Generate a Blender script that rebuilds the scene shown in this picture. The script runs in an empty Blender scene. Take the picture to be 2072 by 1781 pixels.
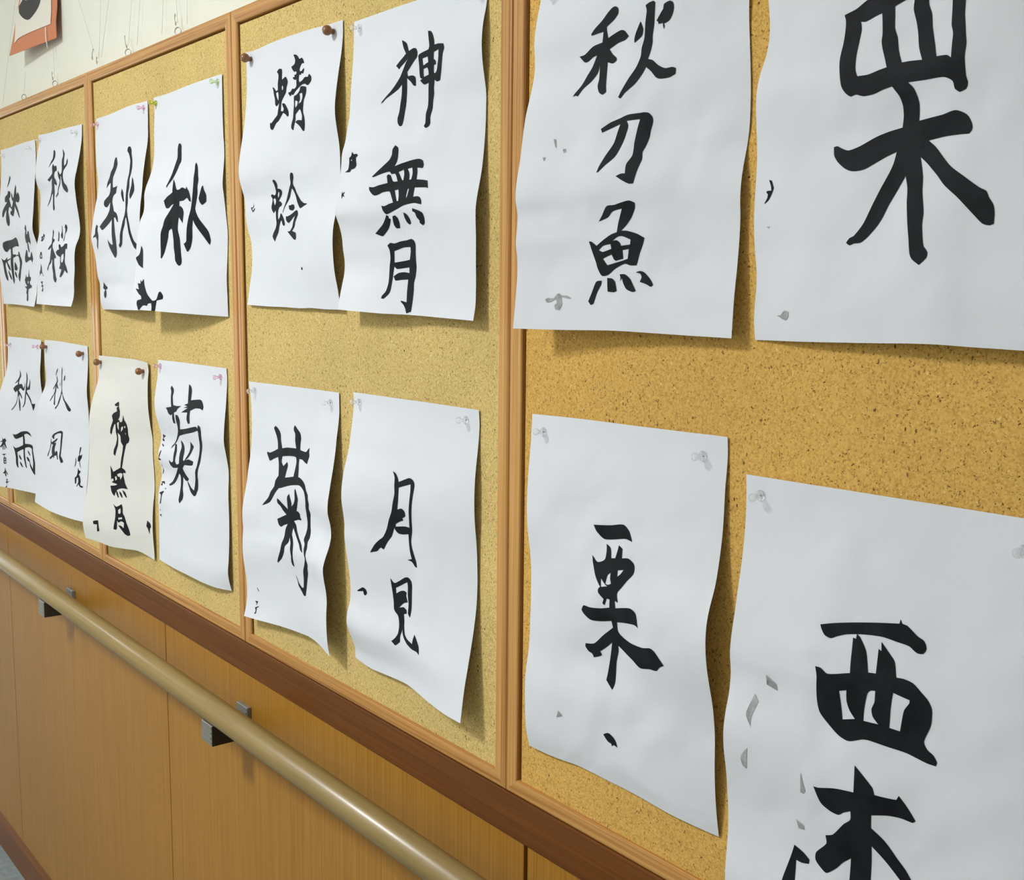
import bpy, bmesh, math, random
from mathutils import Vector, Matrix, noise
from mathutils.geometry import delaunay_2d_cdt

# ------------------------------------------------------------------ camera
S = bpy.context.scene
COL = S.collection
cam = bpy.data.cameras.new('camera')
cam.sensor_fit = 'HORIZONTAL'; cam.sensor_width = 36.0
cam.lens = 2304.53 * 36.0 / 2072.0
cam.clip_start = 0.02; cam.clip_end = 50
camo = bpy.data.objects.new('camera', cam); COL.objects.link(camo)
camo.location = (1.96799, -0.67469, 1.39393)
camo.rotation_euler = (1.43669, -0.010026, 0.90208)
S.camera = camo

# ------------------------------------------------------------------ light
S.view_settings.view_transform = 'Standard'
S.view_settings.look = 'None'
S.view_settings.exposure = 0.0
S.view_settings.gamma = 1.0
S.view_settings.use_curve_mapping = False
w = bpy.data.worlds.new('world'); S.world = w; w.use_nodes = True
w.node_tree.nodes['Background'].inputs[0].default_value = (0.80, 0.88, 1.0, 1)
w.node_tree.nodes['Background'].inputs[1].default_value = 0.20

def area(name, loc, aim, sx, sy, power, col):
    l = bpy.data.lights.new(name, 'AREA'); l.shape = 'RECTANGLE'; l.size = sx; l.size_y = sy
    l.energy = power; l.color = col
    o = bpy.data.objects.new(name, l); COL.objects.link(o); o.location = loc
    o.rotation_euler = (Vector(aim) - Vector(loc)).to_track_quat('-Z', 'Y').to_euler()
    return o
# ceiling fixtures of the corridor (pointing down), an added fill light and the daylit window at its far end
area('ceiling_light_far', (-1.95, -1.50, 2.43), (-1.95, -1.50, 0), 0.26, 0.46, 13, (0.955, 0.98, 1.0))
area('ceiling_light_near', (0.47, -1.50, 2.43), (0.47, -1.50, 0), 0.22, 0.46, 41, (0.955, 0.98, 1.0))
area('fill_light_behind', (2.79, -1.50, 2.43), (2.79, -1.50, 0), 0.26, 0.46, 5, (0.955, 0.98, 1.0))  # added fill, lifts the dark right side of the wall
area('window_daylight', (-5.7, -1.05, 1.30), (0, -1.05, 1.2), 1.3, 1.7, 42, (0.92, 0.96, 1.0))

# ------------------------------------------------------------------ node helpers
def new_mat(name):
    m = bpy.data.materials.new(name); m.use_nodes = True
    nt = m.node_tree; b = nt.nodes['Principled BSDF']
    return m, nt, b
def N(nt, t, **kw):
    n = nt.nodes.new(t)
    for k, v in kw.items(): setattr(n, k, v)
    return n
def tex(nt, kind, scale, vec=None, **kw):
    n = N(nt, kind)
    n.inputs['Scale'].default_value = scale
    for k, v in kw.items(): n.inputs[k].default_value = v
    if vec is not None: nt.links.new(vec, n.inputs['Vector'])
    return n
def coords(nt, scale=(1, 1, 1), kind='Object'):
    tc = N(nt, 'ShaderNodeTexCoord'); mp = N(nt, 'ShaderNodeMapping')
    mp.inputs['Scale'].default_value = scale
    nt.links.new(tc.outputs[kind], mp.inputs['Vector'])
    return mp.outputs['Vector']
def ramp(nt, fac, stops):
    r = N(nt, 'ShaderNodeValToRGB'); e = r.color_ramp.elements
    while len(e) > 1: e.remove(e[-1])
    e[0].position, e[0].color = stops[0][0], (*stops[0][1], 1)
    for p, c in stops[1:]:
        q = e.new(p); q.color = (*c, 1)
    nt.links.new(fac, r.inputs['Fac'])
    return r.outputs['Color']
def mixc(nt, a, b, fac, mode='MIX'):
    n = N(nt, 'ShaderNodeMix', data_type='RGBA', blend_type=mode)
    for sock, v in ((n.inputs[6], a), (n.inputs[7], b)):
        if isinstance(v, tuple): sock.default_value = (*v, 1)
        else: nt.links.new(v, sock)
    if isinstance(fac, float): n.inputs[0].default_value = fac
    else: nt.links.new(fac, n.inputs[0])
    return n.outputs[2]
def bump(nt, b, h, strength, dist):
    n = N(nt, 'ShaderNodeBump'); n.inputs['Strength'].default_value = strength
    n.inputs['Distance'].default_value = dist
    nt.links.new(h, n.inputs['Height']); nt.links.new(n.outputs[0], b.inputs['Normal'])

def mat_plain(name, col, rough=0.5, **kw):
    m, nt, b = new_mat(name)
    b.inputs['Base Color'].default_value = (*col, 1); b.inputs['Roughness'].default_value = rough
    for k, v in kw.items(): b.inputs[k].default_value = v
    return m
def mat_cork(name, tint):
    m, nt, b = new_mat(name)
    v = coords(nt)
    cells = tex(nt, 'ShaderNodeTexVoronoi', 640.0, v)
    base = ramp(nt, cells.outputs['Color'], [(0.0, (0.52, 0.335, 0.088)), (0.45, (0.65, 0.45, 0.130)), (0.9, (0.73, 0.53, 0.17)), (1.0, (0.85, 0.68, 0.29))])
    n1 = tex(nt, 'ShaderNodeTexNoise', 430.0, v, Detail=3.0, Roughness=0.6, Distortion=1.4)
    speck = ramp(nt, n1.outputs['Fac'], [(0.0, (1, 1, 1)), (0.35, (1, 1, 1)), (0.39, (0, 0, 0))])
    c = mixc(nt, base, (0.13, 0.065, 0.02), speck)
    n2 = tex(nt, 'ShaderNodeTexNoise', 5.0, v, Detail=2.0)
    big = ramp(nt, n2.outputs['Fac'], [(0.3, (0.90, 0.90, 0.88)), (0.7, (1.05, 1.04, 1.02))])
    c = mixc(nt, c, big, 1.0, 'MULTIPLY')
    c = mixc(nt, c, tint, 1.0, 'MULTIPLY')
    # pin holes and torn pits, gathered in patches
    vp = tex(nt, 'ShaderNodeTexVoronoi', 120.0, coords(nt, (1.6, 1, 0.8)))
    hole = ramp(nt, vp.outputs['Distance'], [(0.0, (1, 1, 1)), (0.12, (1, 1, 1)), (0.17, (0, 0, 0))])
    n3 = tex(nt, 'ShaderNodeTexNoise', 7.0, v, Detail=1.0)
    patch = ramp(nt, n3.outputs['Fac'], [(0.50, (0, 0, 0)), (0.60, (1, 1, 1))])
    mk = mixc(nt, hole, patch, 1.0, 'MULTIPLY')
    c = mixc(nt, c, (0.10, 0.05, 0.015), mk)
    nt.links.new(c, b.inputs['Base Color'])
    b.inputs['Roughness'].default_value = 0.85; b.inputs['Specular IOR Level'].default_value = 0.25
    bump(nt, b, n1.outputs['Fac'], 0.35, 0.0006)
    return m
def mat_wood(name, dark, mid, light, scale, rough=0.4, grain=1.0, coat=0.0, blotch=2.0, spec=0.28):
    m, nt, b = new_mat(name)
    v = coords(nt, scale)
    n1 = tex(nt, 'ShaderNodeTexNoise', 1.0, v, Detail=4.0, Roughness=0.55)
    c = ramp(nt, n1.outputs['Fac'], [(0.32, dark), (0.5, mid), (0.68, light)])
    n2 = tex(nt, 'ShaderNodeTexNoise', blotch, coords(nt), Detail=2.0)
    big = ramp(nt, n2.outputs['Fac'], [(0.3, (0.90, 0.89, 0.87)), (0.7, (1.06, 1.05, 1.04))])
    c = mixc(nt, c, big, 1.0, 'MULTIPLY')
    nt.links.new(c, b.inputs['Base Color'])
    b.inputs['Roughness'].default_value = rough
    b.inputs['Specular IOR Level'].default_value = spec
    b.inputs['Coat Weight'].default_value = coat; b.inputs['Coat Roughness'].default_value = 0.22
    bump(nt, b, n1.outputs['Fac'], 0.12 * grain, 0.0005)
    return m
def mat_paper(name, col, bstr=0.45):
    m, nt, b = new_mat(name)
    v = coords(nt)
    n1 = tex(nt, 'ShaderNodeTexNoise', 13.0, v, Detail=2.0, Roughness=0.45, Distortion=0.5)
    n2 = tex(nt, 'ShaderNodeTexNoise', 900.0, v, Detail=2.0)
    t = ramp(nt, n2.outputs['Fac'], [(0.3, tuple(x * 0.975 for x in col)), (0.7, col)])
    nt.links.new(t, b.inputs['Base Color'])
    b.inputs['Roughness'].default_value = 0.8; b.inputs['Specular IOR Level'].default_value = 0.15
    bump(nt, b, n1.outputs['Fac'], bstr, 0.006)
    tr = N(nt, 'ShaderNodeBsdfTranslucent'); tr.inputs[0].default_value = (*col, 1)
    mx = N(nt, 'ShaderNodeMixShader'); mx.inputs[0].default_value = 0.14
    o = nt.nodes['Material Output']
    nt.links.new(b.outputs[0], mx.inputs[1]); nt.links.new(tr.outputs[0], mx.inputs[2]); nt.links.new(mx.outputs[0], o.inputs[0])
    return m
def mat_ink(name, a, c2):
    m, nt, b = new_mat(name)
    n1 = tex(nt, 'ShaderNodeTexNoise', 55.0, coords(nt), Detail=4.0, Roughness=0.6)
    nt.links.new(ramp(nt, n1.outputs['Fac'], [(0.35, a), (0.68, c2)]), b.inputs['Base Color'])
    b.inputs['Roughness'].default_value = 0.65; b.inputs['Specular IOR Level'].default_value = 0.15
    return m
def mat_clear(name, col, alpha):
    m, nt, b = new_mat(name)
    b.inputs['Base Color'].default_value = (*col, 1); b.inputs['Roughness'].default_value = 0.06
    b.inputs['IOR'].default_value = 1.49; b.inputs['Transmission Weight'].default_value = 0.85
    t = N(nt, 'ShaderNodeBsdfTransparent'); t.inputs[0].default_value = (*[0.4 + 0.6 * x for x in col], 1)
    mx = N(nt, 'ShaderNodeMixShader'); mx.inputs[0].default_value = alpha
    o = nt.nodes['Material Output']
    nt.links.new(b.outputs[0], mx.inputs[1]); nt.links.new(t.outputs[0], mx.inputs[2]); nt.links.new(mx.outputs[0], o.inputs[0])
    return m

M = {
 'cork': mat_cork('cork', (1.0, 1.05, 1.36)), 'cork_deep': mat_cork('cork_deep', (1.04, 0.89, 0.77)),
 'bar_v': mat_wood('frame_wood_upright', (0.33, 0.130, 0.030), (0.54, 0.275, 0.082), (0.66, 0.375, 0.130), (430, 430, 3), 0.42, 1.4),
 'bar_h': mat_wood('frame_wood_level', (0.35, 0.140, 0.032), (0.53, 0.265, 0.075), (0.63, 0.345, 0.115), (3, 380, 380), 0.42, 1.4),
 'trim': mat_wood('trim_wood_shaded', (0.130, 0.038, 0.004), (0.165, 0.051, 0.006), (0.195, 0.065, 0.009), (3, 200, 200), 0.45, 1.0),  # brown darkened to carry the shade below the boards
 'panel': mat_wood('panel_veneer', (0.325, 0.140, 0.016), (0.385, 0.178, 0.022), (0.43, 0.207, 0.030), (520, 520, 5), 0.42, 0.5, 0.0, 1.3),
 'rail': mat_wood('handrail_wood', (0.285, 0.190, 0.060), (0.32, 0.218, 0.074), (0.35, 0.246, 0.092), (6, 160, 160), 0.38, 0.3, 0.30, 2.0, 0.5),
 'plaster': None, 'floor': None,
 'paper': mat_paper('white_paper', (0.83, 0.845, 0.91)),
 'crinkled_paper': mat_paper('crinkled_paper', (0.83, 0.845, 0.91), 0.62),
 'cream_paper': mat_paper('cream_paper', (0.83, 0.82, 0.785)),
 'ink': mat_ink('black_ink', (0.0050, 0.0058, 0.0085), (0.0115, 0.0130, 0.0170)),
 'faint_ink': mat_ink('pale_ink', (0.20, 0.205, 0.215), (0.55, 0.56, 0.57)),
 'clear': mat_clear('clear_plastic', (0.97, 0.97, 0.98), 0.62),
 'pink': mat_clear('pink_plastic', (0.96, 0.70, 0.82), 0.5),
 'lime': mat_clear('lime_plastic', (0.74, 0.82, 0.10), 0.2),
 'green': mat_clear('green_plastic', (0.78, 0.93, 0.60), 0.5),
 'pinwood': mat_plain('brown_wood_pin', (0.27, 0.12, 0.052), 0.30),
 'steel': mat_plain('steel', (0.42, 0.41, 0.39), 0.35, Metallic=0.9),
 'nylon': mat_plain('nylon_line', (0.56, 0.57, 0.55), 0.4),
 'orange': mat_plain('orange_mat_board', (0.60, 0.215, 0.105), 0.75),
 'ivory': mat_plain('ivory_sheet', (0.78, 0.735, 0.66), 0.8),
 'blot': mat_plain('charcoal_ink', (0.035, 0.030, 0.034), 0.7),
 'string': mat_plain('white_string', (0.85, 0.78, 0.76), 0.8),
 'gap': mat_plain('dark_joint_and_shade', (0.012, 0.006, 0.004), 0.9),  # panel joints, and painted shade along the inner frame edges
 'brk': mat_plain('grey_bracket', (0.25, 0.235, 0.20), 0.45, Metallic=0.25),
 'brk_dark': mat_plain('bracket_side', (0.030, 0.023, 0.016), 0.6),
}
m, nt, b = new_mat('plaster'); M['plaster'] = m
n1 = tex(nt, 'ShaderNodeTexNoise', 240.0, coords(nt), Detail=3.0)
n2 = tex(nt, 'ShaderNodeTexNoise', 6.0, coords(nt), Detail=3.0)
nt.links.new(ramp(nt, n2.outputs['Fac'], [(0.3, (0.76, 0.755, 0.665)), (0.7, (0.80, 0.80, 0.715))]), b.inputs['Base Color'])
b.inputs['Roughness'].default_value = 0.85; bump(nt, b, n1.outputs['Fac'], 0.2, 0.0006)
m, nt, b = new_mat('floor_vinyl'); M['floor'] = m
n1 = tex(nt, 'ShaderNodeTexNoise', 60.0, coords(nt), Detail=4.0)
nt.links.new(ramp(nt, n1.outputs['Fac'], [(0.35, (0.21, 0.26, 0.27)), (0.65, (0.29, 0.345, 0.355))]), b.inputs['Base Color'])
b.inputs['Roughness'].default_value = 0.35

# ------------------------------------------------------------------ object helpers
def link(name, me, mat, parent=None, **props):
    o = bpy.data.objects.new(name, me); COL.objects.link(o)
    if mat is not None and not me.materials: me.materials.append(mat)
    if parent is not None: o.parent = parent
    for k, v in props.items(): o[k] = v
    return o
def empty(name, loc, **props):
    o = bpy.data.objects.new(name, None); COL.objects.link(o); o.location = loc
    o.empty_display_size = 0.02
    for k, v in props.items(): o[k] = v
    return o
def mesh(name, verts, faces, smooth=False):
    me = bpy.data.meshes.new(name); me.from_pydata([tuple(v) for v in verts], [], faces)
    bm = bmesh.new(); bm.from_mesh(me); bmesh.ops.recalc_face_normals(bm, faces=bm.faces); bm.to_mesh(me); bm.free()
    if smooth:
        for p in me.polygons: p.use_smooth = True
    return me
def box(x0, x1, y0, y1, z0, z1, bevel=0.0, seg=2):
    bm = bmesh.new()
    vs = [bm.verts.new((x, y, z)) for x in (x0, x1) for y in (y0, y1) for z in (z0, z1)]
    for f in ((0, 1, 3, 2), (4, 6, 7, 5), (0, 4, 5, 1), (2, 3, 7, 6), (0, 2, 6, 4), (1, 5, 7, 3)):
        bm.faces.new([vs[i] for i in f])
    bmesh.ops.recalc_face_normals(bm, faces=bm.faces)
    if bevel: bmesh.ops.bevel(bm, geom=bm.edges[:], offset=bevel, segments=seg, affect='EDGES', profile=0.5)
    me = bpy.data.meshes.new('box'); bm.to_mesh(me); bm.free()
    return me
def prism_x(profile, x0, x1):
    """extrude a (y,z) outline along x"""
    n = len(profile)
    v = [(x0, y, z) for y, z in profile] + [(x1, y, z) for y, z in profile]
    f = [tuple(range(n - 1, -1, -1)), tuple(range(n, 2 * n))] + [(i, (i + 1) % n, n + (i + 1) % n, n + i) for i in range(n)]
    return mesh('prism', v, f)
def lathe(profile, seg=20):
    """profile of (r, h) turned about local z"""
    v = []; f = []
    for r, h in profile:
        for k in range(seg):
            a = 2 * math.pi * k / seg; v.append((r * math.cos(a), r * math.sin(a), h))
    for i in range(len(profile) - 1):
        for k in range(seg):
            f.append((i * seg + k, i * seg + (k + 1) % seg, (i + 1) * seg + (k + 1) % seg, (i + 1) * seg + k))
    f.append(tuple(range(seg - 1, -1, -1))); f.append(tuple((len(profile) - 1) * seg + k for k in range(seg)))
    return mesh('lathe', v, f, True)
def tube(path, r, seg=8):
    v = []; f = []
    P = [Vector(q) for q in path]
    for i, q in enumerate(P):
        t = (P[min(i + 1, len(P) - 1)] - P[max(i - 1, 0)]).normalized()
        a = t.orthogonal().normalized() if i == 0 else (a - t * a.dot(t)).normalized()
        c = t.cross(a)
        for k in range(seg):
            g = 2 * math.pi * k / seg; v.append(q + (a * math.cos(g) + c * math.sin(g)) * r)
    for i in range(len(P) - 1):
        for k in range(seg):
            f.append((i * seg + k, i * seg + (k + 1) % seg, (i + 1) * seg + (k + 1) % seg, (i + 1) * seg + k))
    f.append(tuple(range(seg - 1, -1, -1))); f.append(tuple((len(P) - 1) * seg + k for k in range(seg)))
    return mesh('tube', v, f, True)

# ------------------------------------------------------------------ the setting
WY = 0.015            # wall face; cork face is y = 0
XL, XR, YB, ZC = -6.0, 6.0, -2.05, 2.50
floor = link('floor', box(XL, XR, YB - 0.1, WY + 0.1, -0.05, 0.0), M['floor'], kind='structure')
link('ceiling', box(XL, XR, YB - 0.1, WY + 0.1, ZC, ZC + 0.05), M['plaster'], kind='structure')
wall = link('wall_back', box(XL, XR, WY, WY + 0.1, 0.0, ZC), M['plaster'], kind='structure')
link('wall_front', box(XL, XR, YB - 0.1, YB, 0.0, ZC), M['plaster'], kind='structure')
# end wall with the window that lights the corridor from the left
wl = link('wall_left', box(XL - 0.1, XL, YB, -1.75, 0.0, ZC), M['plaster'], kind='structure')
link('wall_segment', box(XL - 0.1, XL, -0.35, WY, 0.0, ZC), M['plaster'], wl)
link('wall_segment', box(XL - 0.1, XL, -1.75, -0.35, 0.0, 0.42), M['plaster'], wl)
link('wall_segment', box(XL - 0.1, XL, -1.75, -0.35, 2.18, ZC), M['plaster'], wl)

# wainscot of veneered panels under the boards, dark joints between them
BANDZ = 0.8415
gx = [-6.0, -4.41, -3.49, -2.575, -1.655, -0.738, 0.2005, 1.1385, 2.056, 2.974, 3.89, 6.0]
link('panel_backing', box(XL, XR, WY - 0.004, WY - 0.0005, 0.06, BANDZ + 0.02), M['gap'], wall)
for i in range(len(gx) - 1):
    g = 0.0030 if abs(gx[i + 1] - 1.1385) < 0.01 else 0.0013
    g0 = 0.0030 if abs(gx[i] - 1.1385) < 0.01 else 0.0013
    link('panel', box(gx[i] + g0, gx[i + 1] - g, WY - 0.010, WY - 0.003, 0.06, BANDZ + 0.004, 0.0006, 1), M['panel'], wall)
# ledger trim below the cork boards, its face leaning back towards the wall to catch less light
FB, FT = 0.8937, 1.7480
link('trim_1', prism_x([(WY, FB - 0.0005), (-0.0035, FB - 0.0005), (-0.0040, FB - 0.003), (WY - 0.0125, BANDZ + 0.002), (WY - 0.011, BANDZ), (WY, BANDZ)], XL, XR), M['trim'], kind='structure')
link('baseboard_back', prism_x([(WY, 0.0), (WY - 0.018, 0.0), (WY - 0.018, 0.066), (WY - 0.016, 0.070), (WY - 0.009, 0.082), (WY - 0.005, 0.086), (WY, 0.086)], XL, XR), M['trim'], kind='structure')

# ------------------------------------------------------------------ cork boards
FY, BW, SHADE_GAP = -0.0038, 0.0175, 0.0030  # cork inset added at left and top, for the shaded bar sides
# joints between neighbouring boards: (x at top, x at bottom)
JX = [(-1.243, -1.260), (-0.652, -0.670), (-0.0541, -0.0679), (0.5170, 0.5216), (1.1153, 1.1159), (1.702, 1.703)]
def lerp(a, b, t): return a + (b - a) * t
def bar_mesh(a, b, ia, ib, mat_axis):
    """mitred bar: outer edge a-b, inner edge ia-ib in (x,z), rounded front arrises"""
    ys = [(0.0, WY - 0.001), (0.0, FY + 0.0022), (0.05, FY + 0.0007), (0.16, FY), (0.86, FY), (0.95, FY + 0.0006), (1.0, FY + 0.0018), (1.0, 0.0095)]
    v = []; f = []
    for o, i in ((a, ia), (b, ib)):
        for t, y in ys: v.append((lerp(o[0], i[0], t), y, lerp(o[1], i[1], t)))
    n = len(ys)
    for k in range(n - 1): f.append((k, k + 1, n + k + 1, n + k))
    f.append((n - 1, 0, n, 2 * n - 1)); f.append(tuple(range(n))); f.append(tuple(range(2 * n - 1, n - 1, -1)))
    return mesh('bar', v, f)
BLAB = ['cork board cut off at the far left edge of the picture',
        'cork board holding the two small leftmost columns of sheets',
        'second cork board, behind the two sheets with one large autumn character',
        'cork board with brown ball pins at its top left, left of the wide double upright',
        'nearest cork board, behind the largest sheets at the right']
for k in range(5):
    (lt, lb), (rt, rb) = JX[k], JX[k + 1]
    g = 0.0006
    ot = [(lt + g, FT), (rt - g, FT), (rb - g, FB), (lb + g, FB)]
    it = [(lt + g + BW, FT - BW), (rt - g - BW, FT - BW), (rb - g - BW, FB + BW * 0.92), (lb + g + BW, FB + BW * 0.92)]
    e = empty('cork_board', (0, 0, 0), label=BLAB[k], category='cork board', group='framed cork boards along the wall')
    ct = [(it[0][0] + SHADE_GAP, it[0][1] - SHADE_GAP), (it[1][0], it[1][1] - SHADE_GAP), it[2], (it[3][0] + SHADE_GAP, it[3][1])]
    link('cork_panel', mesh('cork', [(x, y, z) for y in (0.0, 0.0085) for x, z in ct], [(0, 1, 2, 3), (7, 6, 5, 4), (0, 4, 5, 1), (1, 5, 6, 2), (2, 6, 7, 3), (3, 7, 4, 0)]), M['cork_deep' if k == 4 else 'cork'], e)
    link('shade_backing', mesh('shade_backing', [(x, y, z) for y in (0.0085, 0.0095) for x, z in it], [(0, 1, 2, 3), (7, 6, 5, 4), (0, 4, 5, 1), (1, 5, 6, 2), (2, 6, 7, 3), (3, 7, 4, 0)]), M['gap'], e)  # near-black sheet standing in for shade beside the frame bars
    for i in range(4):
        j = (i + 1) % 4
        link('frame_bar', bar_mesh(ot[i], ot[j], it[i], it[j], i), M['bar_h'] if i % 2 == 0 else M['bar_v'], e)

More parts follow.
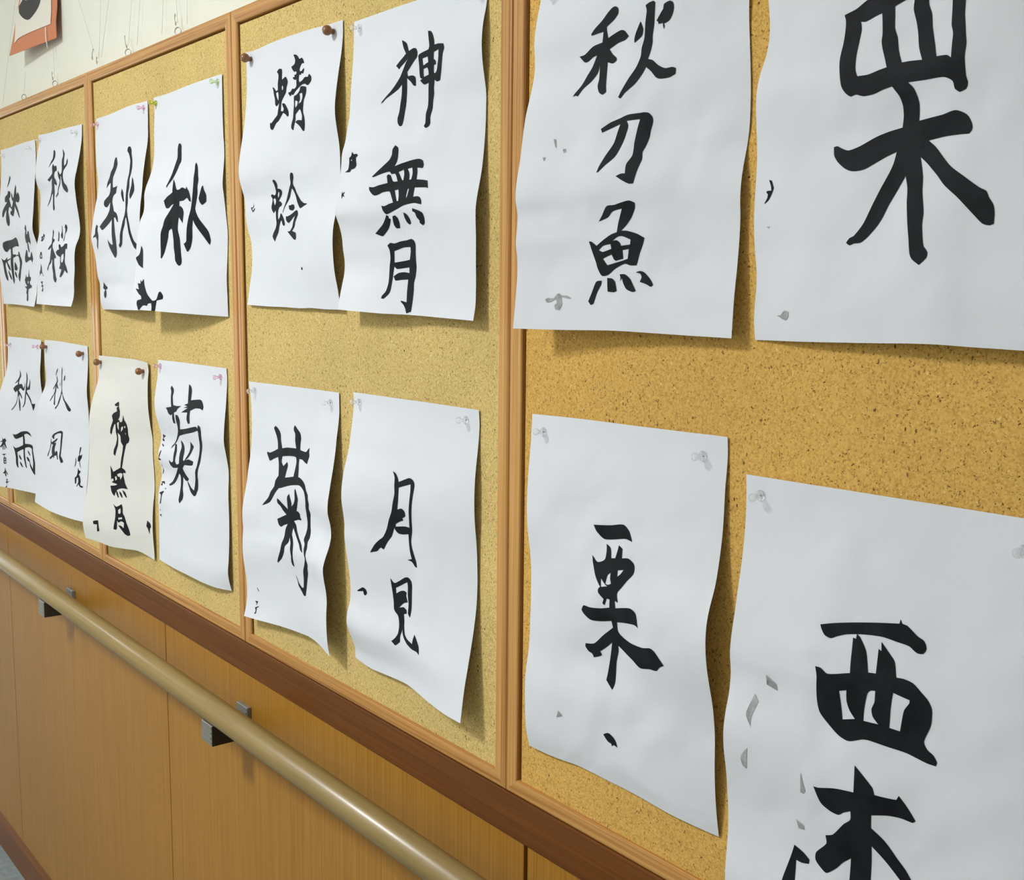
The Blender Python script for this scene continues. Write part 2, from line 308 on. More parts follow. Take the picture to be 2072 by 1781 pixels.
# ------------------------------------------------------------------ calligraphy sheets
DATA = {
'U1':[[-6138,-20,16656,-6138,-17,16525,-6139,-18,16394,-6139,-25,16263,-6140,-34,16131,-6140,-45,15999,-6141,-59,15866,-6141,-72,15733,-6142,-83,15601,-6142,-93,15468,-6143,-101,15336,-6143,-108,15203,-6144,-115,15070,-6144,-121,14937,-6144,-127,14803,-6145,-135,14670,-6145,-144,14537,-6146,-151,14403,-6146,-156,14269,-6147,-156,14135,-6147,-151,14001,-6148,-142,13867,-6148,-127,13732,-6149,-114,13597,-6149,-105,13462],[-3703,-20,16647,-3703,-17,16517,-3704,-16,16386,-3704,-20,16254,-3705,-29,16122,-3705,-44,15990,-3706,-57,15857,-3706,-69,15724,-3707,-83,15591,-3707,-94,15458,-3708,-105,15325,-3708,-121,15192,-3709,-135,15059,-3709,-137,14926,-3710,-105,14794,-3710,-66,14661,-3710,-54,14528,-3711,-58,14393,-3711,-63,14259,-3712,-70,14124,-3712,-83,13989,-3713,-101,13854,-3713,-112,13719,-3714,-138,13584,-3714,-175,13449],[-6138,-20,16656,-5935,-20,16654,-5732,-20,16652,-5529,-20,16651,-5326,-20,16650,-5123,-20,16651,-4920,-20,16654,-4717,-20,16658,-4514,-20,16660,-4312,-20,16659,-4109,-20,16656,-3906,-20,16652,-3703,-20,16647],[-6149,-105,13462,-5977,-100,13463,-5806,-94,13465,-5633,-89,13466,-5453,-87,13466,-5263,-88,13465,-5066,-92,13463,-4862,-98,13460,-4650,-107,13457,-4427,-120,13455,-4192,-138,13453,-3953,-157,13451,-3714,-175,13449]],
'U2':[[-3472,-20,16710,-3470,-15,16579,-3475,-34,16447,-3480,-58,16314,-3482,-80,16182,-3485,-96,16049,-3487,-100,15917,-3490,-80,15787,-3492,-32,15658,-3495,-24,15526,-3497,-32,15392,-3500,-43,15259,-3503,-51,15126,-3505,-61,14992,-3508,-75,14858,-3510,-107,14723,-3513,-135,14588,-3516,-146,14454,-3518,-154,14320,-3521,-156,14185,-3524,-153,14051,-3526,-147,13916,-3529,-152,13781,-3531,-163,13645,-3534,-178,13510],[-937,-20,16661,-939,-22,16532,-942,-31,16402,-944,-51,16272,-947,-75,16141,-950,-104,16009,-952,-134,15878,-955,-166,15746,-957,-180,15616,-960,-171,15486,-962,-161,15357,-965,-146,15227,-967,-128,15097,-970,-114,14966,-972,-111,14835,-975,-137,14703,-978,-193,14569,-980,-219,14437,-983,-226,14304,-985,-227,14172,-988,-238,14040,-990,-249,13907,-993,-250,13774,-996,-269,13641,-998,-312,13507],[-3472,-20,16710,-3261,-20,16702,-3049,-20,16694,-2838,-20,16688,-2627,-20,16684,-2416,-20,16683,-2204,-20,16682,-1993,-20,16682,-1782,-20,16679,-1571,-20,16675,-1359,-20,16670,-1148,-20,16665,-937,-20,16661],[-3534,-178,13510,-3287,-196,13509,-3037,-214,13508,-2790,-233,13508,-2552,-249,13507,-2327,-263,13507,-2111,-276,13506,-1903,-287,13506,-1704,-296,13506,-1515,-303,13506,-1338,-307,13506,-1168,-309,13507,-998,-312,13507]],
'U3':[[-193,-20,16669,-192,-29,16537,-190,-38,16406,-189,-44,16275,-187,-48,16144,-186,-48,16012,-185,-46,15881,-183,-35,15750,-182,-30,15619,-180,-40,15486,-179,-63,15353,-177,-94,15219,-176,-123,15085,-175,-149,14951,-173,-171,14817,-172,-185,14684,-170,-167,14551,-169,-138,14419,-167,-123,14285,-166,-114,14152,-165,-99,14017,-163,-65,13883,-162,-72,13748,-160,-72,13613,-159,-40,13478],[2148,-20,16694,2149,-23,16563,2151,-26,16433,2152,-31,16303,2153,-35,16172,2155,-50,16040,2156,-77,15907,2158,-102,15775,2159,-124,15642,2160,-142,15510,2162,-155,15378,2163,-174,15245,2165,-194,15113,2166,-208,14980,2168,-215,14848,2169,-213,14716,2170,-210,14583,2172,-207,14450,2173,-204,14318,2175,-205,14184,2176,-210,14051,2178,-217,13917,2179,-230,13783,2180,-251,13649,2182,-277,13514],[-193,-20,16669,2,-20,16670,197,-20,16671,392,-20,16673,587,-20,16677,782,-20,16684,977,-20,16692,1172,-20,16700,1368,-20,16704,1563,-20,16704,1758,-20,16701,1953,-20,16697,2148,-20,16694],[-159,-40,13478,68,-67,13481,296,-93,13485,526,-122,13488,765,-156,13492,999,-188,13496,1208,-213,13499,1394,-230,13502,1561,-242,13505,1717,-251,13507,1868,-259,13509,2021,-267,13512,2182,-277,13514]],
'U4':[[2396,-20,16707,2400,-15,16577,2401,-18,16447,2400,-26,16317,2400,-33,16186,2402,-35,16056,2403,-40,15925,2404,-53,15793,2405,-79,15660,2406,-125,15526,2408,-182,15391,2409,-219,15258,2410,-222,15127,2411,-240,14994,2412,-299,14860,2413,-331,14727,2415,-353,14595,2416,-367,14462,2417,-377,14330,2418,-389,14197,2419,-404,14065,2420,-425,13932,2421,-449,13799,2423,-472,13666,2424,-494,13533],[4837,-20,16728,4838,-22,16596,4839,-24,16464,4840,-25,16331,4841,-26,16199,4843,-26,16066,4844,-24,15933,4845,-18,15800,4846,-17,15666,4847,-29,15531,4848,-44,15396,4850,-54,15261,4851,-40,15127,4850,-26,14993,4855,-17,14857,4880,-15,14721,4890,-14,14584,4880,-14,14449,4870,-16,14312,4864,-23,14175,4861,-30,14038,4861,-30,13900,4863,-27,13762,4864,-26,13624,4865,-24,13485],[2396,-20,16707,2599,-20,16705,2803,-20,16703,3006,-20,16704,3210,-20,16709,3413,-20,16716,3616,-20,16722,3820,-20,16726,4023,-20,16728,4227,-20,16730,4430,-20,16730,4633,-20,16729,4837,-20,16728],[2424,-494,13533,2715,-477,13532,2995,-458,13531,3237,-428,13527,3452,-390,13521,3659,-351,13516,3858,-311,13511,4047,-268,13506,4225,-222,13501,4389,-173,13496,4549,-122,13492,4708,-73,13488,4865,-24,13485]],
'U5':[[5562,-20,16897,5573,-15,16765,5582,-15,16632,5578,-14,16501,5564,-14,16371,5559,-22,16238,5558,-36,16104,5557,-55,15969,5556,-79,15834,5556,-104,15699,5555,-127,15564,5554,-143,15429,5554,-138,15295,5553,-103,15163,5552,-65,15030,5552,-60,14895,5547,-48,14760,5559,-27,14624,5611,-14,14487,5629,-15,14350,5628,-15,14213,5599,-14,14076,5563,-20,13938,5544,-34,13799,5546,-53,13661],[8055,-20,16885,8055,-18,16754,8054,-28,16622,8054,-47,16489,8053,-71,16355,8052,-94,16220,8052,-114,16086,8051,-129,15953,8050,-126,15821,8050,-107,15690,8049,-83,15558,8048,-69,15426,8048,-66,15292,8047,-66,15157,8046,-71,15022,8046,-92,14885,8045,-127,14748,8044,-159,14611,8044,-173,14475,8043,-173,14338,8042,-164,14202,8042,-148,14065,8041,-120,13928,8040,-94,13789,8040,-76,13651],[5562,-20,16897,5769,-20,16886,5977,-20,16890,6185,-20,16902,6393,-20,16908,6601,-20,16911,6809,-20,16911,7016,-20,16909,7224,-20,16907,7432,-20,16901,7640,-20,16891,7848,-20,16886,8055,-20,16885],[5546,-53,13661,5779,-56,13657,6011,-58,13654,6236,-60,13652,6455,-61,13653,6668,-63,13652,6878,-65,13648,7084,-68,13648,7284,-70,13656,7480,-72,13654,7670,-73,13649,7856,-74,13650,8040,-76,13651]],
'U6':[[8305,-20,16820,8305,-25,16692,8304,-28,16563,8303,-33,16435,8302,-46,16305,8302,-59,16174,8301,-69,16044,8300,-77,15914,8299,-89,15783,8298,-117,15651,8298,-142,15519,8297,-184,15385,8296,-195,15254,8295,-214,15122,8295,-240,14989,8294,-266,14856,8293,-275,14725,8292,-227,14595,8291,-192,14463,8291,-180,14331,8290,-159,14198,8289,-165,14064,8288,-197,13929,8287,-227,13794,8287,-256,13660],[10746,-20,16805,10745,-16,16677,10744,-31,16546,10744,-61,16413,10743,-77,16281,10742,-77,16152,10741,-63,16023,10741,-41,15895,10740,-20,15766,10739,-19,15634,10738,-21,15502,10737,-28,15369,10737,-40,15235,10736,-55,15100,10735,-78,14965,10734,-108,14829,10733,-131,14693,10733,-132,14559,10732,-126,14424,10731,-124,14288,10730,-123,14152,10729,-120,14016,10729,-120,13879,10728,-125,13741,10727,-150,13604],[8305,-20,16820,8509,-20,16821,8712,-20,16822,8916,-20,16824,9119,-20,16825,9322,-20,16825,9526,-20,16823,9729,-20,16821,9932,-20,16818,10136,-20,16815,10339,-20,16812,10543,-20,16809,10746,-20,16805],[8287,-256,13660,8534,-255,13653,8771,-250,13647,8985,-236,13641,9185,-217,13636,9372,-193,13635,9553,-169,13634,9744,-154,13630,9940,-145,13625,10137,-141,13619,10333,-141,13614,10530,-145,13609,10727,-150,13604]],
'U7':[[11562,-20,16566,11564,-43,16442,11566,-75,16316,11568,-100,16191,11569,-113,16067,11571,-107,15946,11573,-109,15824,11574,-134,15698,11576,-170,15572,11578,-206,15445,11580,-231,15320,11582,-251,15195,11583,-268,15070,11585,-294,14945,11587,-317,14820,11589,-323,14695,11590,-300,14572,11592,-307,14447,11594,-319,14321,11596,-304,14196,11597,-300,14070,11599,-310,13943,11601,-322,13817,11603,-336,13690,11604,-350,13563],[13926,-20,16600,13927,-22,16478,13929,-24,16356,13931,-25,16234,13933,-25,16111,13934,-23,15989,13936,-17,15866,13945,-15,15742,13956,-15,15616,13966,-15,15490,13973,-15,15365,13975,-15,15239,13972,-15,15114,13954,-12,14990,13950,-37,14861,13952,-61,14732,13954,-69,14604,13955,-61,14477,13957,-63,14348,13959,-72,14219,13961,-84,14089,13963,-100,13959,13965,-113,13829,13966,-120,13698,13968,-127,13568],[11562,-20,16566,11759,-20,16572,11956,-20,16579,12153,-20,16585,12350,-20,16590,12547,-20,16594,12744,-20,16597,12941,-20,16598,13138,-20,16600,13335,-20,16601,13532,-20,16600,13729,-20,16600,13926,-20,16600],[11604,-350,13563,11811,-310,13565,12018,-271,13567,12225,-239,13570,12434,-217,13576,12641,-198,13581,12841,-179,13582,13032,-158,13579,13221,-140,13576,13409,-131,13573,13596,-129,13571,13782,-128,13570,13968,-127,13568]],
'U8':[[14066,-20,16590,14072,-18,16469,14078,-16,16347,14086,-15,16224,14096,-15,16100,14108,-15,15976,14125,-15,15851,14126,-15,15728,14103,-16,15607,14065,-27,15487,14066,-60,15358,14066,-60,15233,14066,-48,15109,14066,-34,14984,14066,-28,14857,14066,-30,14730,14066,-35,14601,14066,-37,14473,14066,-29,14344,14069,-15,14215,14089,-15,14085,14094,-15,13954,14086,-15,13823,14085,-15,13692,14103,-15,13560],[16496,-20,16590,16496,-25,16465,16496,-31,16339,16496,-38,16214,16496,-45,16089,16496,-51,15963,16496,-55,15838,16496,-56,15712,16496,-56,15587,16496,-53,15461,16496,-50,15336,16496,-47,15210,16496,-46,15085,16496,-47,14959,16496,-53,14834,16496,-63,14709,16496,-77,14583,16496,-94,14458,16496,-112,14332,16496,-129,14207,16496,-142,14081,16496,-151,13956,16496,-154,13830,16496,-150,13705,16496,-141,13580],[14066,-20,16590,14269,-20,16590,14471,-20,16590,14674,-20,16590,14876,-20,16590,15079,-20,16590,15281,-20,16590,15484,-20,16590,15686,-20,16590,15889,-20,16590,16091,-20,16590,16294,-20,16590,16496,-20,16590],[14103,-15,13560,14302,-40,13564,14502,-65,13567,14701,-85,13572,14900,-99,13578,15100,-111,13584,15299,-127,13591,15499,-152,13599,15698,-158,13601,15898,-141,13595,16097,-138,13592,16297,-140,13588,16496,-141,13580]],
'L1':[[-6037,-80,12775,-6036,-87,12643,-6034,-94,12511,-6033,-102,12379,-6032,-112,12247,-6030,-134,12115,-6029,-168,11984,-6028,-217,11853,-6026,-264,11723,-6025,-305,11592,-6024,-340,11461,-6022,-365,11329,-6021,-384,11198,-6020,-401,11066,-6018,-417,10933,-6017,-430,10801,-6016,-441,10668,-6014,-451,10535,-6013,-458,10402,-6012,-465,10269,-6010,-470,10135,-6009,-473,10001,-6008,-475,9866,-6006,-476,9732,-6005,-478,9598],[-3768,-60,12798,-3767,-60,12672,-3765,-69,12546,-3764,-79,12420,-3763,-93,12294,-3762,-104,12167,-3760,-105,12041,-3759,-101,11913,-3758,-88,11786,-3756,-86,11658,-3755,-98,11531,-3754,-111,11404,-3753,-122,11277,-3751,-135,11150,-3750,-148,11022,-3749,-162,10895,-3747,-175,10768,-3746,-189,10640,-3745,-202,10513,-3744,-216,10385,-3742,-230,10257,-3741,-246,10130,-3740,-262,10002,-3738,-280,9874,-3737,-297,9747],[-6037,-80,12775,-5848,-78,12778,-5659,-77,12781,-5470,-75,12784,-5281,-74,12787,-5092,-72,12790,-4903,-71,12792,-4713,-69,12794,-4524,-67,12795,-4335,-65,12796,-4146,-64,12797,-3957,-62,12797,-3768,-60,12798],[-6005,-478,9598,-5804,-463,9613,-5603,-447,9629,-5403,-432,9644,-5207,-416,9658,-5019,-400,9671,-4837,-382,9681,-4656,-366,9691,-4475,-350,9702,-4291,-336,9713,-4106,-322,9724,-3922,-310,9735,-3737,-297,9747]],
'L2':[[-3643,-20,12802,-3643,-29,12670,-3643,-37,12537,-3643,-39,12405,-3643,-38,12271,-3644,-30,12138,-3644,-32,12004,-3644,-61,11871,-3644,-119,11740,-3644,-177,11610,-3644,-209,11477,-3644,-228,11344,-3645,-235,11211,-3645,-242,11077,-3645,-250,10943,-3645,-258,10809,-3645,-266,10674,-3645,-273,10540,-3646,-280,10405,-3646,-288,10270,-3646,-295,10135,-3646,-302,10000,-3646,-313,9865,-3646,-329,9730,-3647,-347,9596],[-1103,-20,12799,-1103,-19,12668,-1104,-21,12537,-1104,-29,12406,-1104,-40,12274,-1104,-52,12143,-1104,-63,12011,-1104,-63,11879,-1105,-54,11746,-1105,-47,11612,-1105,-46,11479,-1105,-45,11346,-1105,-46,11212,-1105,-51,11079,-1105,-60,10945,-1106,-71,10812,-1106,-83,10679,-1106,-96,10545,-1106,-111,10412,-1106,-127,10279,-1106,-144,10145,-1107,-161,10012,-1107,-182,9879,-1107,-206,9746,-1107,-232,9613],[-3643,-20,12802,-3431,-20,12807,-3220,-20,12811,-3008,-20,12815,-2796,-20,12817,-2585,-20,12816,-2373,-20,12814,-2161,-20,12811,-1950,-20,12809,-1738,-20,12807,-1527,-20,12804,-1315,-20,12802,-1103,-20,12799],[-3647,-347,9596,-3370,-352,9591,-3091,-357,9586,-2820,-361,9582,-2567,-361,9583,-2326,-359,9589,-2100,-354,9597,-1899,-342,9601,-1728,-322,9601,-1570,-300,9601,-1412,-278,9604,-1260,-255,9609,-1107,-232,9613]],
'L3':[[-348,-75,12675,-348,-78,12543,-347,-84,12410,-347,-97,12278,-347,-135,12147,-347,-179,12016,-347,-223,11885,-347,-256,11754,-346,-278,11622,-346,-287,11490,-346,-291,11356,-346,-291,11222,-346,-298,11089,-345,-309,10956,-345,-320,10822,-345,-331,10689,-345,-344,10555,-345,-360,10422,-344,-380,10289,-344,-407,10156,-344,-432,10023,-344,-454,9890,-344,-467,9756,-344,-454,9618,-343,-431,9479],[1871,-55,12678,1872,-39,12546,1872,-55,12416,1872,-63,12285,1872,-67,12153,1872,-69,12021,1872,-63,11888,1871,-49,11755,1874,-34,11621,1882,-17,11488,1880,-12,11354,1874,-15,11219,1884,-15,11087,1902,-15,10955,1907,-14,10821,1902,-12,10686,1892,-18,10550,1878,-32,10414,1871,-43,10278,1870,-52,10144,1873,-58,10009,1875,-58,9873,1876,-51,9736,1876,-44,9598,1876,-44,9461],[-348,-75,12675,-163,-73,12678,22,-71,12682,207,-69,12686,392,-67,12689,577,-66,12692,762,-65,12694,947,-66,12697,1132,-68,12701,1317,-69,12703,1502,-68,12700,1687,-63,12691,1871,-55,12678],[-343,-431,9479,-139,-399,9483,60,-365,9483,233,-325,9470,398,-284,9455,571,-245,9457,748,-209,9471,925,-174,9483,1103,-140,9501,1281,-108,9513,1451,-75,9500,1635,-48,9475,1876,-44,9461]],
'L4':[[2244,-20,12745,2245,-26,12615,2246,-38,12485,2247,-62,12355,2248,-85,12225,2249,-102,12095,2251,-99,11964,2251,-76,11831,2253,-41,11697,2265,-16,11564,2259,-27,11432,2256,-67,11302,2258,-68,11169,2259,-30,11032,2260,-25,10898,2261,-58,10768,2262,-89,10637,2263,-99,10504,2265,-95,10370,2266,-95,10235,2267,-97,10101,2268,-100,9966,2269,-103,9832,2270,-108,9697,2272,-113,9562],[4755,-20,12767,4763,-15,12638,4760,-19,12508,4757,-28,12378,4759,-41,12248,4761,-56,12118,4762,-71,11989,4763,-82,11859,4764,-87,11728,4765,-68,11595,4766,-45,11461,4768,-28,11327,4769,-29,11195,4770,-37,11063,4771,-41,10930,4772,-40,10796,4773,-39,10663,4775,-41,10529,4776,-44,10395,4777,-49,10261,4778,-57,10128,4779,-67,9994,4781,-80,9861,4782,-64,9723,4783,-30,9582],[2244,-20,12745,2453,-20,12748,2662,-20,12751,2872,-20,12755,3081,-20,12757,3290,-20,12759,3499,-20,12760,3709,-20,12761,3918,-20,12762,4127,-20,12763,4336,-20,12764,4546,-20,12766,4755,-20,12767],[2272,-113,9562,2572,-133,9561,2852,-147,9561,3105,-153,9563,3342,-154,9565,3571,-154,9566,3796,-154,9566,4008,-150,9565,4194,-137,9564,4357,-116,9562,4508,-90,9565,4647,-60,9573,4783,-30,9582]],
'L5':[[5459,-20,12633,5491,-16,12503,5510,-15,12372,5518,-15,12240,5519,-15,12107,5514,-15,11974,5498,-15,11838,5479,-18,11703,5476,-37,11570,5480,-63,11438,5482,-83,11305,5484,-110,11174,5486,-140,11042,5489,-164,10910,5491,-169,10776,5493,-162,10640,5495,-174,10506,5498,-179,10371,5500,-174,10234,5502,-157,10095,5505,-138,9956,5507,-131,9818,5509,-135,9681,5512,-154,9546,5514,-189,9415],[7885,-20,12674,7887,-19,12543,7890,-23,12412,7892,-38,12282,7894,-60,12152,7896,-76,12022,7898,-97,11891,7901,-122,11762,7903,-149,11632,7905,-175,11502,7907,-199,11372,7909,-204,11240,7912,-173,11103,7914,-163,10969,7916,-192,10839,7918,-244,10712,7921,-284,10584,7923,-275,10448,7925,-251,10310,7928,-241,10173,7930,-250,10040,7932,-253,9905,7934,-250,9768,7937,-239,9630,7939,-216,9488],[5459,-20,12633,5662,-20,12637,5864,-20,12641,6066,-20,12646,6268,-20,12650,6470,-20,12653,6672,-20,12656,6874,-20,12660,7077,-20,12663,7279,-20,12666,7481,-20,12668,7683,-20,12671,7885,-20,12674],[5514,-189,9415,5693,-169,9425,5875,-151,9436,6066,-139,9454,6264,-133,9475,6462,-129,9496,6657,-126,9512,6851,-124,9527,7046,-125,9540,7238,-127,9551,7458,-146,9548,7696,-178,9526,7939,-216,9488]],
'L6':[[8219,-20,12705,8221,-16,12577,8220,-28,12448,8221,-46,12320,8222,-66,12192,8222,-85,12064,8223,-119,11937,8224,-156,11810,8224,-180,11682,8225,-196,11553,8226,-194,11423,8226,-173,11289,8227,-160,11156,8228,-163,11025,8228,-148,10890,8229,-129,10755,8230,-109,10619,8230,-93,10483,8231,-88,10348,8232,-102,10216,8232,-138,10088,8233,-144,9954,8234,-96,9810,8234,-41,9664,8235,-32,9526],[10653,-20,12718,10661,-15,12587,10658,-18,12456,10654,-28,12325,10655,-45,12195,10656,-60,12065,10657,-69,11933,10657,-72,11801,10658,-70,11668,10659,-61,11533,10659,-46,11397,10660,-37,11262,10661,-32,11126,10661,-29,10991,10662,-32,10855,10663,-41,10721,10663,-57,10587,10664,-78,10454,10665,-102,10322,10665,-128,10190,10666,-155,10058,10667,-183,9926,10667,-205,9793,10668,-224,9659,10669,-242,9525],[8219,-20,12705,8422,-20,12707,8625,-20,12708,8828,-20,12710,9030,-20,12711,9233,-20,12712,9436,-20,12714,9639,-20,12715,9842,-20,12716,10044,-20,12717,10247,-20,12717,10450,-20,12717,10653,-20,12718],[8235,-32,9526,8470,-53,9510,8687,-66,9508,8884,-69,9521,9080,-75,9534,9274,-82,9547,9472,-95,9553,9686,-121,9539,9899,-150,9523,10101,-175,9512,10296,-199,9507,10484,-221,9513,10669,-242,9525]],
'L7':[[11492,-20,12759,11494,-27,12629,11496,-36,12500,11499,-50,12370,11501,-63,12240,11503,-74,12110,11506,-83,11980,11508,-85,11848,11510,-78,11715,11513,-65,11580,11515,-44,11444,11518,-33,11309,11520,-32,11174,11522,-33,11040,11525,-37,10905,11527,-43,10771,11530,-50,10637,11532,-61,10503,11534,-84,10371,11537,-102,10238,11539,-108,10102,11542,-107,9965,11544,-103,9826,11547,-89,9684,11549,-53,9537],[13872,-20,12802,13877,-15,12672,13878,-21,12542,13879,-33,12412,13881,-39,12281,13883,-45,12151,13886,-57,12020,13888,-75,11890,13890,-98,11761,13893,-129,11633,13895,-174,11507,13897,-211,11381,13899,-226,11250,13902,-222,11116,13904,-202,10978,13907,-169,10836,13909,-132,10692,13912,-108,10550,13915,-94,10409,13917,-90,10270,13919,-87,10131,13922,-79,9990,13925,-66,9847,13927,-45,9700,13930,-19,9552],[11492,-20,12759,11690,-20,12765,11888,-20,12771,12087,-20,12776,12285,-20,12780,12483,-20,12782,12682,-20,12784,12880,-20,12786,13078,-20,12789,13277,-20,12792,13475,-20,12795,13673,-20,12799,13872,-20,12802],[11549,-53,9537,11775,-42,9532,11995,-33,9542,12209,-26,9560,12420,-21,9560,12627,-19,9556,12832,-20,9558,13032,-23,9556,13227,-27,9547,13414,-29,9541,13595,-30,9544,13767,-27,9548,13930,-19,9552]],
'L8':[[14071,-20,12537,14076,-16,12384,14079,-16,12231,14078,-22,12077,14078,-35,11923,14079,-57,11771,14081,-84,11620,14083,-109,11468,14084,-136,11316,14086,-151,11162,14088,-135,11001,14089,-147,10845,14091,-183,10695,14093,-203,10540,14095,-190,10377,14097,-157,10208,14098,-135,10039,14100,-119,9872,14102,-114,9707,14104,-125,9546,14106,-136,9384,14108,-129,9216,14109,-110,9042,14111,-85,8866,14113,-56,8686],[16501,-20,12564,16502,-25,12411,16504,-31,12258,16506,-38,12104,16507,-45,11950,16509,-51,11798,16511,-55,11647,16512,-56,11495,16514,-56,11343,16516,-53,11189,16518,-50,11028,16519,-47,10872,16521,-46,10722,16523,-47,10567,16525,-53,10404,16526,-63,10235,16528,-77,10066,16530,-94,9899,16532,-112,9734,16534,-129,9573,16536,-142,9411,16537,-151,9243,16539,-154,9069,16541,-150,8892,16543,-141,8713],[14071,-20,12537,14273,-20,12539,14476,-20,12541,14678,-20,12543,14881,-20,12546,15083,-20,12548,15286,-20,12550,15488,-20,12552,15691,-20,12555,15893,-20,12557,16096,-20,12559,16298,-20,12561,16501,-20,12564],[14113,-56,8686,14316,-63,8689,14518,-70,8691,14721,-77,8693,14923,-84,8695,15126,-91,8698,15328,-98,8700,15531,-105,8702,15733,-112,8704,15936,-119,8707,16138,-127,8709,16341,-134,8711,16543,-141,8713]],
'ART':[[-4550,40,22340,-4550,44,22172,-4550,51,22004,-4550,61,21836,-4550,73,21668,-4550,86,21500,-4550,100,21333,-4550,113,21165,-4550,125,20997,-4550,136,20829,-4550,144,20661,-4550,149,20493,-4550,150,20325,-4550,146,20157,-4550,137,19989,-4550,121,19821,-4550,99,19653,-4550,70,19486,-4550,32,19318,-4550,-7,19150,-4550,-40,18982,-4550,-71,18814,-4550,-107,18646,-4550,-147,18478,-4550,-187,18310],[-2280,40,22340,-2280,41,22173,-2280,44,22005,-2280,47,21838,-2280,50,21670,-2280,55,21503,-2280,59,21335,-2280,63,21168,-2280,68,21000,-2280,72,20833,-2280,75,20666,-2280,79,20498,-2280,81,20331,-2280,83,20163,-2280,84,19996,-2280,84,19828,-2280,82,19661,-2280,79,19493,-2280,75,19326,-2280,68,19158,-2280,60,18991,-2280,52,18824,-2280,26,18656,-2280,21,18489,-2280,26,18321],[-4550,40,22340,-4361,40,22340,-4172,40,22340,-3982,40,22340,-3793,40,22340,-3604,40,22340,-3415,40,22340,-3226,40,22340,-3037,40,22340,-2848,40,22340,-2658,40,22340,-2469,40,22340,-2280,40,22340],[-4550,-187,18310,-4361,-170,18311,-4172,-152,18312,-3982,-134,18313,-3793,-116,18314,-3604,-98,18315,-3415,-80,18316,-3226,-63,18317,-3037,-45,18318,-2847,-27,18318,-2658,-9,18319,-2469,9,18320,-2280,26,18321]]}
